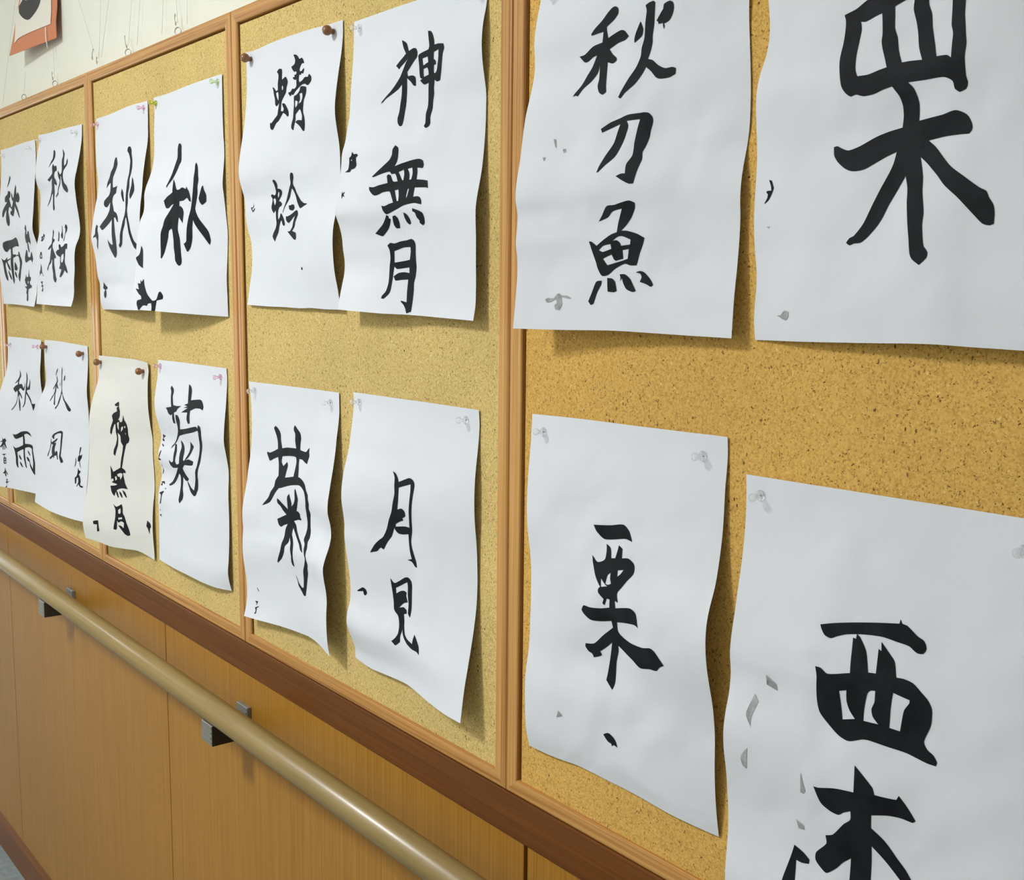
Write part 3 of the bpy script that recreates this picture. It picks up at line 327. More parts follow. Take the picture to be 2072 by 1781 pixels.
INK = [
["U1","aki",[[0,656,588,731,645,698,715,642,777,563,838,545,817,590,741,622,664],[0,611,907,679,930,769,935,807,1002,790,1067,738,1077,758,1170,779,1249,715,1299,697,1377,769,1511,787,1616,734,1667,650,1651,563,1582,520,1501,538,1370,567,1266,591,1175,543,1146,453,1153,417,1114,417,1048,481,1018,590,991,620,953],[0,586,1168,503,1197,371,1258,252,1332,219,1411,245,1468,337,1449,402,1391,490,1342,588,1306],[0,731,1090,868,1241,859,1295,755,1235],[0,877,967,931,1023,984,1078,1052,1082,1026,1158,946,1127,866,1032],[0,1131,816,1187,884,1209,963,1266,1044,1258,1133,1209,1207,1389,1358,1523,1504,1505,1529,1404,1461,1256,1351,1138,1255,1121,1331,1083,1407,1024,1475,931,1452,836,1415,854,1357,943,1348,918,1315,801,1250,938,1270,1000,1208,1035,1120,1075,1006,1089,903],[0,1335,985,1435,1055,1490,1128,1453,1186,1367,1201,1262,1172,1211,1111,1266,1044]]],
["U1","ame",[[0,243,2013,426,1985,686,1970,904,1959,1203,1922,1283,1969,1304,2033,1321,2111,1172,2105,990,2118,895,2139,862,2181,785,2164,706,2154,605,2189,517,2217,407,2199,295,2144,239,2083],[0,788,2133,895,2135,898,2233,936,2273,1081,2275,1151,2302,1081,2320,949,2345,934,2430,946,2560,954,2691,980,2821,940,2902,895,2848,854,2756,822,2625,793,2507,780,2376,800,2284,781,2219],[0,150,2339,289,2383,388,2385,534,2327,545,2360,533,2386,761,2350,768,2369,556,2420,601,2453,677,2493,750,2553,776,2612,688,2592,596,2532,530,2466,465,2425,434,2491,456,2557,503,2650,562,2770,556,2836,472,2809,389,2729,339,2636,301,2530,248,2436],[0,628,2598,718,2671,788,2737,831,2809,759,2796,672,2717,623,2644],[0,1032,2430,1107,2483,1179,2567,1118,2612,1013,2599,1006,2534],[0,1019,2625,1102,2671,1158,2774,1080,2742,1014,2678],[0,1271,2213,1338,2246,1364,2304,1422,2356,1465,2432,1434,2522,1390,2612,1368,2714,1317,2850,1265,2805,1229,2728,1272,2651,1316,2560,1340,2470,1313,2380,1268,2316,1151,2302,1170,2282,1267,2290]]],
["U1","signature",[[0,1929,1670,1998,1722,2028,1797,1950,1877,2019,1872,2110,1812,2166,1825,2130,1912,2100,2023,2044,2091,2023,2041,1910,2033,1919,2108,1942,2234,1902,2246,1843,2157,1851,2057,1801,2043,1805,1956,1840,1893,1935,1808,1883,1757],[0,1740,2181,1793,2207,1825,2308,1902,2340,1997,2334,2035,2247,2075,2235,2110,2297,2148,2372,2099,2453,2033,2396,1880,2415,1706,2449,1651,2395,1660,2307],[0,1894,2584,1914,2660,1940,2728,2020,2746,2029,2802,1956,2841,2026,2896,2110,2907,2113,2951,1987,2972,1900,2992,1870,3075,1918,3212,1876,3238,1791,3209,1778,3102,1729,3065,1774,2989,1713,2964,1633,2928,1737,2939,1800,2925,1694,2863,1640,2801,1685,2762,1721,2686,1763,2743,1861,2735,1876,2672],[1,1843,2824,1893,2829,1892,2873,1838,2874]]],
["U2","aki",[[0,986,355,1077,405,1099,502,1038,568,915,617,807,668,758,689,803,656,886,585,969,526,980,444,960,377],[0,1033,627,1115,681,1152,684,1221,677,1288,753,1283,782,1184,792,1155,837,1180,898,1274,952,1340,1038,1282,1064,1218,1036,1162,1026,1119,1118,1106,1176,1050,1279,1062,1433,1074,1492,1005,1534,951,1486,947,1332,968,1191,879,1221,798,1300,665,1378,535,1427,505,1444,556,1409,710,1308,846,1184,966,1060,1044,923,1007,909,924,939,857,960,741,917,856,881,988,837,1033,804,991,682],[0,1486,381,1569,436,1633,494,1642,570,1667,664,1709,725,1794,684,1802,627,1815,582,1872,654,1857,711,1777,763,1709,811,1698,851,1735,945,1808,1041,1936,1105,1996,1177,1956,1223,1855,1210,1730,1153,1672,1081,1658,999,1616,915,1567,901,1584,971,1540,1050,1446,1115,1376,1180,1380,1227,1285,1257,1204,1288,1198,1258,1324,1201,1378,1122,1510,1025,1536,980,1447,917,1381,830,1380,784,1466,836,1548,871,1610,834,1608,776,1554,656,1537,585,1563,517]]],
["U2","sakura",[[0,901,1876,954,1925,972,1996,985,2056,1103,2082,1108,2112,1052,2152,1083,2223,1182,2307,1305,2414,1278,2443,1199,2430,1179,2494,1189,2588,1221,2670,1259,2775,1315,2839,1250,2894,1149,2875,1095,2810,1090,2716,1049,2611,1081,2470,1054,2458,981,2528,858,2574,791,2645,749,2678,742,2633,820,2562,924,2480,961,2386,999,2280,1019,2234,947,2244,841,2272,776,2253,854,2212,967,2162,962,2114,925,2054,916,1995,887,1923],[0,1220,1922,1290,1971,1341,2042,1380,2119,1316,2117,1282,2040,1239,1981],[0,1418,1817,1460,1859,1481,1941,1529,2012,1540,2082,1452,2045,1412,1997,1434,1928],[0,1654,1807,1723,1826,1752,1867,1715,1935,1644,1991,1641,2072,1641,2130,1608,2106,1616,2037,1634,1968,1640,1899,1607,1864],[0,1421,2183,1498,2185,1574,2232,1710,2211,1751,2178,1902,2180,1962,2283,1893,2260,1866,2282,1877,2385,1858,2511,1925,2591,2015,2694,2007,2726,1906,2694,1825,2660,1789,2694,1695,2751,1558,2800,1510,2786,1556,2728,1632,2659,1574,2642,1496,2642,1497,2619,1564,2555,1562,2417,1472,2404,1351,2368,1302,2321,1389,2287,1482,2277],[1,1775,2356,1802,2419,1763,2487,1683,2527,1615,2510,1602,2440,1645,2383]]],
["U2","signature",[[0,294,1945,397,1983,382,2055,315,2096,229,2092,241,2041,185,2016,283,1993],[1,333,2000,356,2018,325,2054,296,2066,308,2030],[0,299,2308,379,2308,406,2369,416,2441,272,2438,248,2380,286,2368,265,2356],[1,307,2368,367,2368,371,2411,311,2410],[0,331,2537,383,2609,392,2694,485,2783,458,2778,368,2718,284,2743,213,2786,266,2731,227,2719,299,2646],[0,268,2888,406,2880,365,2923,363,2953,453,2964,382,2983,403,3019,405,3061,347,3086,302,3050,342,3044,361,2989,270,2985,321,2960,324,2923,276,2912]]],
["U3","aki",[[0,1021,779,1083,793,1140,909,1064,982,954,1051,879,1105,874,1180,911,1280,1031,1278,1162,1271,1134,1329,1133,1390,1011,1413,963,1449,968,1518,1068,1622,1116,1687,1259,1731,1365,1805,1403,1888,1361,1885,1240,1810,1152,1798,1210,1931,1273,2123,1236,2282,1182,2414,1100,2467,1041,2448,931,2349,865,2250,847,2146,897,2190,978,2235,1076,2247,1082,2112,1069,1935,1054,1824,823,1917,600,1973,428,1909,586,1834,773,1749,868,1660,865,1577,846,1521,760,1569,683,1591,561,1568,483,1521,482,1466,614,1420,724,1387,775,1322,762,1183,695,1191,609,1218,517,1252,555,1165,687,1079,760,1003,897,922,964,820],[0,1570,688,1604,667,1680,674,1748,730,1768,798,1833,895,1861,1015,1821,1118,1758,1206,1767,1339,1737,1442,1798,1590,1806,1696,1862,1803,1937,1923,2036,2109,2128,2215,2241,2269,2191,2359,2099,2318,2006,2225,1921,2093,1877,1974,1807,1840,1766,1839,1736,1956,1650,2058,1608,2149,1523,2265,1395,2314,1362,2272,1439,2222,1500,2105,1594,1977,1631,1899,1696,1796,1709,1692,1664,1570,1629,1436,1630,1304,1652,1212,1720,1098,1734,993,1735,901,1651,788,1567,734],[0,1413,1338,1491,1414,1549,1497,1599,1567,1544,1557,1426,1462,1393,1406],[0,1900,1182,1964,1231,2042,1340,2051,1418,1967,1493,1903,1543,1834,1474,1847,1395,1890,1319]]],
["U3","signature",[[0,248,1858,324,1890,321,1960,388,2061,356,2143,248,2293,236,2237,294,2141,254,2069,168,2079,102,2090,127,2063,209,2025,205,1926,234,1878],[0,255,2855,330,2912,443,2948,430,2976,349,2982,383,3038,385,3094,328,3136,249,3101,247,3037,303,2996,176,2960,210,2911]]],
["U4","aki",[[0,939,825,983,820,1031,854,1037,933,1053,1092,1001,1147,963,1217,917,1286,865,1354,765,1420,711,1466,690,1440,741,1369,789,1275,821,1179,859,1097,901,1028,902,894],[0,909,1348,984,1412,1053,1514,1130,1519,1202,1495,1281,1511,1332,1526,1341,1492,1417,1561,1447,1645,1460,1721,1401,1701,1346,1657,1230,1687,1106,1692,1101,1781,1125,1758,1214,1811,1257,1884,1253,2020,1195,1976,1129,1926,1118,2021,1123,2118,1183,2238,1197,2298,1224,2476,1246,2594,1191,2641,1124,2618,1066,2558,1051,2475,1026,2379,1015,2270,969,2125,943,2088,879,2122,866,2231,829,2340,778,2449,705,2534,677,2527,679,2423,672,2300,665,2141,711,2032,723,1970,773,1886,857,1792,941,1724,878,1733,780,1776,705,1773,665,1734,629,1658,740,1603,848,1573,927,1548,923,1456],[0,1544,1188,1574,1155,1631,1212,1677,1343,1706,1414,1692,1506,1681,1598,1616,1734,1587,1826,1657,1921,1735,1992,1858,2086,1940,2157,1990,2249,2001,2283,1982,2345,1917,2304,1809,2224,1682,2131,1577,2035,1539,1976,1520,2080,1519,2197,1510,2279,1470,2383,1407,2435,1374,2429,1296,2323,1359,2288,1367,2183,1376,2076,1409,1960,1456,1821,1506,1659,1557,1522,1555,1358,1557,1265],[0,1828,1518,1865,1503,1885,1561,1936,1643,1924,1734,1803,1775,1725,1732,1699,1674,1768,1590]]],
["U4","signature",[[0,135,2327,185,2391,206,2682,91,2630,30,2566,-12,2516,89,2465,119,2402],[0,166,2858,206,2896,250,2845,289,2945,374,3069,468,3140,535,3175,625,3153,674,3047,724,3033,795,3097,789,3140,637,3171,606,3347,563,3347,534,3347,519,3347,516,3262,499,3213,420,3229,404,3260,303,3258,201,3347,134,3225,146,3180,245,3159,228,3115,170,3085,94,3023,67,2998,155,3010,102,2915,178,2921]]],
["U5","dragonfly_upper",[[0,845,390,906,361,973,375,986,420,982,458,990,513,1085,486,1133,525,1160,563,1140,618,1129,693,1078,740,1037,789,1040,851,1043,905,1105,919,1121,890,1070,831,1058,814,1127,822,1197,876,1251,935,1263,990,1235,996,1171,957,1109,935,1058,983,1013,1024,949,1048,904,1097,870,1122,812,1101,784,1059,776,1015,810,1031,904,980,966,942,964,895,970,842,970,796,932,821,894,828,859,796,838,731,803,671,775,604,754,578,770,568,818,603,856,632,897,623,885,544,893,475,887,427],[1,1017,582,1039,612,1036,643,1010,639,995,598],[1,851,655,907,648,927,697,943,761,919,750,877,705],[0,1272,244,1319,246,1374,271,1424,316,1478,309,1520,338,1548,380,1542,388,1502,380,1459,411,1441,446,1462,472,1509,471,1551,443,1567,472,1549,514,1506,497,1496,525,1453,508,1449,567,1481,609,1557,590,1607,563,1686,569,1702,534,1765,571,1780,617,1737,657,1685,669,1632,645,1553,646,1492,663,1447,680,1388,710,1345,742,1294,732,1273,752,1217,719,1201,698,1269,691,1305,660,1348,671,1394,658,1406,637,1383,558,1343,561,1289,535,1295,520,1335,522,1315,496,1363,495,1375,474,1348,456,1308,458,1245,411,1226,382,1273,373,1310,352,1314,307],[0,1517,667,1540,663,1657,685,1674,731,1662,789,1632,838,1630,905,1642,981,1686,1059,1698,1142,1681,1215,1650,1216,1587,1161,1511,1115,1455,1086,1511,1070,1623,1083,1621,1023,1566,950,1540,939,1487,970,1449,995,1454,1063,1422,1135,1409,1178,1373,1167,1350,1135,1358,1090,1387,1033,1386,950,1388,875,1369,783,1373,760,1444,747,1502,710],[1,1509,748,1573,745,1592,796,1564,860,1524,862,1511,879,1499,859,1531,818],[1,1409,818,1451,827,1479,841,1472,885,1428,910,1410,863]]],
["U5","dragonfly_lower",[[0,814,1750,848,1741,881,1756,910,1804,894,1857,950,1863,989,1887,988,1925,955,1962,922,1990,900,2028,931,2014,991,2048,976,2071,920,2091,897,2128,892,2182,898,2244,943,2215,958,2170,984,2171,1036,2219,1069,2273,1075,2312,1047,2326,1014,2310,992,2256,966,2262,924,2322,876,2397,783,2464,729,2510,700,2484,680,2444,726,2407,812,2348,850,2288,844,2218,839,2140,830,2124,790,2157,755,2127,730,2087,744,2025,751,1979,716,1937,729,1919,769,1922,797,1936,835,1915,849,1877,839,1807],[1,905,1897,923,1906,908,1951,885,1973,880,1926],[1,768,1980,809,1968,833,2000,827,2046,803,2060,785,2020],[0,1273,1697,1303,1683,1340,1698,1344,1740,1307,1820,1345,1875,1380,1937,1479,2026,1581,2072,1671,2083,1588,2106,1488,2128,1442,2098,1393,2043,1347,1965,1299,1902,1266,1870,1224,1921,1196,1980,1136,2039,1068,2098,1025,2161,1016,2157,1044,2104,1095,2030,1142,1940,1190,1874,1249,1809,1251,1749],[0,1177,2074,1213,2080,1260,2070,1310,2076,1331,2115,1303,2140,1246,2141,1194,2124],[0,1112,2209,1163,2211,1261,2187,1370,2147,1411,2149,1437,2195,1409,2239,1370,2289,1353,2341,1275,2392,1376,2417,1370,2477,1347,2499,1301,2498,1221,2451,1139,2396,1221,2390,1292,2339,1310,2295,1334,2250,1363,2206,1315,2227,1198,2291,1138,2275,1113,2244]]],
["U5","dot",[[0,1477,2839,1508,2837,1517,2867,1491,2873,1469,2857]]],
["U5","signature",[[0,233,1975,252,2024,222,2051,180,2045,175,2062,218,2112,270,2089,289,2066,276,2061,228,2096,197,2061,231,2059,264,2033]]],
["U6","kami",[[0,996,383,1096,434,1148,524,1230,507,1284,517,1311,557,1307,608,1256,644,1211,680,1126,747,1139,792,1222,794,1272,817,1278,870,1273,912,1234,903,1187,858,1122,811,1117,875,1111,944,1094,1055,1075,1157,1062,1260,1039,1310,1003,1314,962,1276,950,1222,965,1171,982,1077,1011,984,1028,864,956,907,878,933,769,964,707,983,644,1015,610,1025,629,1004,715,957,802,914,898,856,994,781,1050,710,1102,639,1154,590,1079,636,1010,670,972,695,913,651,976,612,1052,571,1096,543,1040,473],[0,1478,362,1537,375,1584,429,1607,482,1613,525,1693,524,1781,537,1796,585,1772,631,1757,703,1732,816,1705,904,1648,910,1609,884,1588,974,1588,1024,1565,1106,1562,1181,1535,1263,1541,1330,1529,1355,1470,1375,1435,1351,1457,1323,1455,1221,1476,1156,1485,1055,1495,955,1505,906,1424,915,1357,867,1395,850,1367,842,1355,811,1347,699,1330,603,1344,588,1403,575,1513,557,1525,529,1502,441],[1,1406,639,1503,631,1513,692,1421,717],[1,1426,752,1493,744,1512,780,1512,822,1426,837,1423,794],[1,1612,600,1695,583,1693,661,1676,734,1655,798,1624,823,1604,808,1611,734,1647,730,1642,692,1606,670]]],
["U6","mu",[[0,926,1555,969,1515,1024,1550,1023,1632,1008,1692,972,1742,1068,1722,1150,1711,1287,1694,1396,1691,1461,1714,1478,1766,1466,1792,1368,1780,1379,1828,1380,1904,1492,1914,1579,1926,1604,2007,1574,1997,1374,1989,1371,2087,1439,2083,1490,2095,1521,2130,1528,2171,1483,2164,1398,2152,1220,2171,1081,2213,910,2255,860,2218,826,2159,881,2166,949,2147,1024,2133,973,2056,934,2011,822,2014,750,2037,687,2043,631,2018,581,1975,573,1943,649,1950,730,1934,881,1916,856,1839,874,1823,919,1835,970,1903,1048,1908,994,1826,930,1822,896,1794,772,1808,621,1839,598,1831,694,1772,786,1720,878,1665,916,1615],[1,1047,1808,1134,1788,1149,1832,1144,1901,1123,1899],[1,1203,1783,1282,1775,1296,1840,1282,1900,1248,1902,1240,1837],[1,1023,2002,1084,1997,1108,2063,1113,2119,1085,2122,1052,2060],[1,1251,1997,1272,1998,1266,2053,1249,2104,1242,2069],[0,907,2263,938,2277,937,2299,966,2309,933,2369,898,2412,780,2488,722,2481,641,2460,729,2408,802,2365,869,2306],[0,1008,2283,1054,2273,1094,2305,1107,2348,1105,2409,1039,2409,1006,2371,1002,2319],[0,1211,2244,1269,2271,1304,2319,1313,2366,1288,2377,1244,2352,1217,2300],[0,1373,2206,1487,2234,1546,2261,1562,2316,1555,2366,1524,2387,1473,2361,1477,2340,1437,2305,1414,2254,1374,2240]]],
["U6","tsuki",[[0,844,2591,903,2564,977,2572,1083,2552,1203,2541,1286,2528,1336,2547,1359,2590,1353,2675,1349,2760,1356,2819,1339,2922,1317,2991,1321,3067,1315,3178,1311,3294,1232,3317,1202,3268,1158,3226,1107,3197,1104,3182,1157,3191,1210,3199,1201,3104,1203,3019,1205,2958,1074,2963,971,2970,931,2925,1021,2890,1126,2881,1224,2889,1224,2829,1020,2846,990,2846,942,2820,923,2890,912,2977,900,3065,879,3109,788,3168,741,3165,753,3138,816,3084,844,3004,848,2890,855,2811,880,2723,880,2645],[1,965,2654,1045,2638,1137,2618,1264,2613,1266,2658,1238,2748,1146,2760,948,2778]]],
["U6","signature",[[0,191,1520,234,1552,286,1552,310,1572,275,1592,277,1629,290,1685,251,1719,201,1725,183,1751,87,1749,141,1720,152,1638,149,1586,184,1566],[1,178,1616,202,1609,203,1623,184,1626],[0,90,1968,104,1992,142,1971,122,2007,152,2036,111,2020,104,2053,88,2015]]],
["U7","aki",[[0,982,419,1018,417,1052,443,1054,488,1009,534,921,583,920,605,930,686,1004,661,1084,644,1126,658,1173,716,1129,741,1043,752,940,788,977,840,1029,883,1033,906,989,926,922,903,925,1010,933,1123,943,1175,904,1194,854,1166,827,1105,836,1039,831,903,814,979,744,1045,651,1098,596,1158,572,1148,537,1151,554,1128,629,1060,690,979,741,920,796,817,749,825,690,854,645,853,575,786,644,782,750,729,862,712,882,620,831,621,741,627,735,612,774,575,863,515,933,451],[0,1377,484,1415,467,1463,462,1481,478,1471,647,1447,771,1448,819,1428,896,1403,957,1458,976,1520,1028,1595,1066,1674,1067,1707,1083,1702,1129,1644,1150,1546,1149,1499,1132,1442,1070,1386,1024,1349,1078,1273,1154,1170,1215,1113,1262,1089,1247,1115,1207,1201,1099,1276,1013,1319,922,1324,847,1353,765,1369,649,1390,535],[0,1319,613,1343,687,1327,739,1241,789,1239,756,1258,705],[0,1579,514,1606,503,1646,499,1679,520,1689,562,1678,612,1643,663,1595,681,1582,680,1588,706,1580,731,1572,703,1569,676,1519,674,1515,655,1498,641,1552,577,1573,555]]],
["U7","katana",[[0,903,1505,997,1462,1103,1437,1195,1416,1340,1417,1373,1416,1426,1427,1463,1469,1464,1512,1439,1584,1429,1637,1399,1720,1378,1761,1386,1826,1362,1900,1345,1963,1327,2032,1281,2033,1204,1997,1140,1957,1191,1939,1234,1939,1237,1858,1284,1785,1288,1666,1308,1560,1336,1471,1185,1469,1207,1516,1191,1580,1163,1664,1105,1779,1010,1847,945,1902,926,1905,944,1851,995,1757,1063,1653,1090,1557,1113,1488,921,1541]]],
["U7","sakana",[[0,933,2347,967,2299,1024,2215,1106,2209,1188,2192,1277,2179,1333,2200,1334,2243,1291,2328,1238,2392,1180,2442,1241,2444,1349,2471,1436,2510,1415,2568,1379,2643,1353,2719,1340,2749,1272,2749,1217,2734,1156,2755,1103,2782,1037,2830,966,2837,917,2766,902,2721,856,2617,825,2520,850,2522,908,2564,972,2523,1067,2472,1134,2453,1150,2366,1192,2247,1131,2255,1083,2268,1035,2315],[1,932,2604,983,2568,1065,2555,1073,2599,1020,2614,972,2623],[1,1087,2528,1148,2492,1195,2490,1282,2523,1274,2566,1179,2575,1167,2547,1134,2524],[1,978,2684,1074,2649,1098,2694,1114,2707,1169,2695,1196,2690,1190,2614,1258,2604,1244,2691,1169,2712,1026,2745],[0,907,2889,965,2881,963,2912,918,2990,883,3090,856,3101,826,3067,856,3000],[0,1025,2858,1081,2864,1111,2892,1133,2975,1104,2986,1034,2980],[0,1160,2827,1215,2827,1273,2865,1312,2924,1343,2972,1310,2982,1239,2958,1201,2904,1184,2860,1165,2887,1170,2860],[0,1334,2810,1384,2797,1432,2810,1499,2868,1534,2915,1511,2933,1455,2911,1382,2891,1402,2853,1386,2821]]],
["U7","faint_signature",[[0,340,3046,373,3029,429,3035,474,2994,495,2988,524,3006,594,3012,640,3039,609,3039,525,3023,527,3052,537,3093,506,3145,464,3139,447,3099,474,3081,464,3040,404,3069,362,3073],[0,374,1525,403,1535,417,1618,402,1605],[0,489,1638,523,1637,533,1667,507,1675],[0,272,1689,308,1693,293,1727]]],
["U8","chestnut",[[0,679,919,707,910,773,891,865,842,1092,783,1345,783,1556,802,1601,857,1609,994,1614,1085,1638,1197,1655,1290,1650,1379,1663,1508,1676,1545,1667,1590,1624,1608,1591,1581,1575,1529,1514,1493,1391,1494,1263,1493,1305,1542,1339,1632,1346,1689,1346,1770,1442,1758,1517,1748,1603,1727,1680,1764,1719,1830,1723,1867,1707,1893,1672,1893,1546,1899,1428,1916,1486,1968,1603,2104,1700,2177,1813,2258,1859,2283,1882,2329,1913,2375,1926,2429,1928,2502,1903,2512,1858,2501,1800,2445,1683,2325,1582,2237,1516,2158,1440,2077,1383,2026,1420,2161,1431,2266,1461,2419,1460,2504,1476,2637,1482,2656,1509,2694,1501,2732,1448,2781,1394,2739,1377,2700,1366,2594,1345,2469,1322,2333,1313,2237,1290,2149,1236,2249,1184,2342,1140,2436,1102,2492,1030,2567,976,2604,921,2607,887,2620,859,2599,886,2566,919,2552,991,2467,1056,2333,1108,2230,1168,2118,1193,2053,1206,1972,1146,1995,1055,2040,974,2077,883,2082,820,2059,748,2002,710,1949,701,1887,729,1882,786,1911,831,1925,916,1904,1041,1848,1133,1820,1226,1802,1231,1721,1224,1644,1201,1579,1175,1542,1148,1505,1082,1519,1021,1540,938,1546,879,1526,842,1537,798,1505,763,1455,737,1352,720,1260,713,1139,702,1018,694,957],[1,821,991,860,1000,943,975,990,964,1020,1115,1027,1173,1071,1287,1097,1363,1042,1374,961,1395,882,1395,863,1351,853,1271,843,1132,840,1053],[1,1087,936,1148,914,1199,901,1234,899,1232,983,1265,1074,1294,1164,1320,1262,1356,1353,1261,1346,1206,1347,1175,1265,1145,1165,1110,1092],[1,1336,911,1347,979,1373,1040,1392,1136,1436,1264,1456,1346,1531,1349,1560,1371,1554,1210,1529,1142,1518,1013,1513,939,1431,931]]],
["U8","signature",[[0,135,2087,162,2094,179,2137,187,2149,171,2195,142,2241,105,2270,101,2265,128,2224,132,2198,115,2181,123,2171,163,2171,160,2141]]],
["U8","faint_signature",[[0,244,3134,279,3133,317,3096,359,3106,355,3148,335,3171,294,3159],[0,126,2448,160,2446,146,2464]]],
["L1","aki",[[0,1028,707,1119,778,1164,844,1111,915,1090,984,1130,1023,1265,1010,1330,1054,1394,1105,1443,1035,1444,954,1470,1034,1437,1144,1358,1148,1226,1107,1173,1116,1119,1159,1278,1233,1393,1322,1360,1327,1191,1237,1184,1292,1277,1396,1315,1448,1331,1597,1299,1605,1220,1440,1161,1307,1113,1268,1107,1350,1071,1461,955,1548,837,1611,827,1595,949,1521,1047,1435,1080,1324,1077,1216,1022,1164,965,1207,835,1158,783,1126,910,1066,1035,1034,1028,959,872,1020,847,1007,991,926,1065,835],[0,1475,729,1563,799,1602,892,1596,1028,1651,1086,1711,1022,1751,939,1723,873,1791,937,1784,1052,1761,1107,1617,1128,1602,1162,1738,1250,1857,1324,1942,1407,2102,1402,2088,1473,2029,1560,1954,1467,1833,1366,1669,1254,1573,1205,1580,1312,1571,1407,1519,1478,1453,1519,1441,1509,1510,1438,1530,1356,1523,1221,1521,1085,1531,909]]],
["L1","ame",[[0,993,2118,1096,2133,1245,2110,1439,2051,1602,2027,1768,2024,1907,2062,1999,2130,1878,2098,1742,2075,1596,2102,1641,2200,1663,2300,1870,2294,2022,2304,2095,2346,2103,2413,2171,2542,2251,2671,2281,2816,2310,2935,2248,2926,2114,2855,1996,2770,1950,2679,1861,2658,1785,2596,1799,2568,1906,2601,1964,2651,2025,2727,2159,2812,2158,2691,2106,2560,2058,2456,2032,2384,1878,2360,1679,2387,1668,2455,1719,2614,1784,2744,1827,2815,1774,2812,1694,2710,1631,2593,1597,2420,1448,2457,1281,2508,1323,2614,1332,2749,1356,2849,1284,2827,1221,2756,1203,2622,1162,2530,1106,2452,1033,2381,1172,2420,1341,2396,1572,2333,1561,2233,1534,2146,1388,2183,1207,2221,1086,2195],[0,1380,2542,1458,2584,1540,2653,1482,2657,1398,2609],[0,1433,2701,1523,2735,1617,2817,1564,2814,1455,2754],[0,1819,2432,1889,2454,1995,2541,1950,2537,1858,2483]]],
["L1","signature",[[0,424,2216,462,2269,546,2251,579,2236,599,2276,658,2286,602,2310,586,2345,641,2410,701,2455,643,2451,596,2399,586,2495,552,2490,554,2387,503,2390,497,2500,455,2502,452,2406,367,2452,287,2442,400,2381,442,2325,329,2337,345,2315,430,2304],[0,440,2599,648,2581,648,2595,555,2613,580,2667,667,2662,675,2798,527,2810,511,2691,545,2662,527,2615,441,2615],[1,563,2695,626,2687,626,2719,563,2726],[1,570,2749,633,2742,633,2783,577,2789],[0,596,2885,648,2957,754,3032,718,3041,622,2986,646,3039,663,3072,626,3088,591,3056,574,3016,484,3028,478,3008,558,2976,577,2933],[0,625,3143,716,3130,716,3164,689,3200,807,3179,807,3193,715,3219,661,3347,556,3347,545,3347,546,3347,688,3269,667,3222,593,3220,642,3196,668,3160]]],
["L2","aki",[[0,783,534,785,570,687,650,657,688,632,684,684,613],[0,707,685,737,744,761,791,720,843,768,888,829,938,766,936,691,906,719,989,717,1038,774,1142,838,1233,819,1262,775,1245,727,1146,667,1042,624,1119,571,1197,541,1199,584,1110,642,1032,636,934,627,892,559,965,521,962,581,890,660,823,697,783,683,723],[0,897,799,930,863,914,877,889,842],[0,1038,487,1060,540,1025,663,1024,784,1039,903,1071,973,1151,1039,1286,1123,1466,1190,1627,1270,1606,1302,1533,1315,1440,1276,1308,1181,1202,1118,1085,1008,1057,1022,1049,1107,1030,1193,981,1257,906,1318,862,1322,872,1303,957,1235,974,1149,1013,1038,1021,953,979,787,1003,616],[0,1179,652,1222,655,1196,723,1157,762,1121,741]]],
["L2","kaze",[[0,720,1887,799,1829,972,1769,1159,1726,1230,1749,1219,1857,1195,1967,1173,2088,1151,2210,1212,2251,1283,2314,1175,2348,1112,2286,1080,2230,1115,2095,1136,1937,1159,1774,1030,1787,886,1832,830,1874,846,1908,788,1921],[0,672,1917,695,1975,679,2074,652,2138,611,2205,571,2284,533,2296,568,2223,637,2128,662,2027],[0,690,2006,890,1927,975,1888,1005,1897,934,1947,835,1988,922,1984,909,2021,868,2074,856,2136,902,2178,944,2137,988,2144,1006,2214,1031,2295,991,2300,957,2220,847,2245,835,2295,795,2264,676,2335,640,2310,759,2238,727,2188,738,2090,779,2037,706,2028]]],
["L2","signature",[[0,2058,1943,2101,1951,2078,2017,2041,2079,2072,2112,2153,2075,2132,2141,2081,2193,2057,2230,2130,2353,2064,2288,2027,2221,1971,2227,1976,2144,2042,2091,2013,2082,2034,1998],[0,1879,2160,1902,2245,1867,2319,1827,2347,1850,2298,1871,2225,1860,2203],[0,1986,2349,2034,2385,2122,2400,2085,2439,2032,2467,2096,2508,2141,2598,2121,2647,2154,2667,2267,2674,2249,2705,2130,2698,2048,2653,1969,2708,1952,2698,2028,2620,2012,2528,1942,2546,1930,2653,1872,2659,1854,2544,1910,2526,1973,2461]]],
["L3","kami",[[0,1029,822,1176,769,1217,784,1231,869,1270,923,1270,1008,1216,1068,1148,1100,1231,1081,1275,1121,1361,1096,1406,987,1447,1070,1516,1138,1542,1222,1547,1335,1583,1390,1548,1462,1467,1494,1413,1595,1355,1726,1269,1916,1208,1934,1258,1775,1315,1644,1345,1528,1263,1462,1238,1364,1133,1313,1156,1411,1150,1525,1097,1614,1029,1725,968,1693,987,1621,1072,1516,1110,1400,1071,1303,1075,1160,1024,1178,948,1268,903,1363,848,1332,871,1245,984,1109,943,1026,1001,980,1150,936,1127,874,1210,841,1070,848],[1,1289,1213,1375,1187,1346,1245,1261,1292],[1,1419,1178,1466,1183,1447,1219,1410,1213],[1,1418,1298,1455,1303,1452,1339],[1,1132,1143,1228,1113,1196,1196,1194,1268,1143,1228]]],
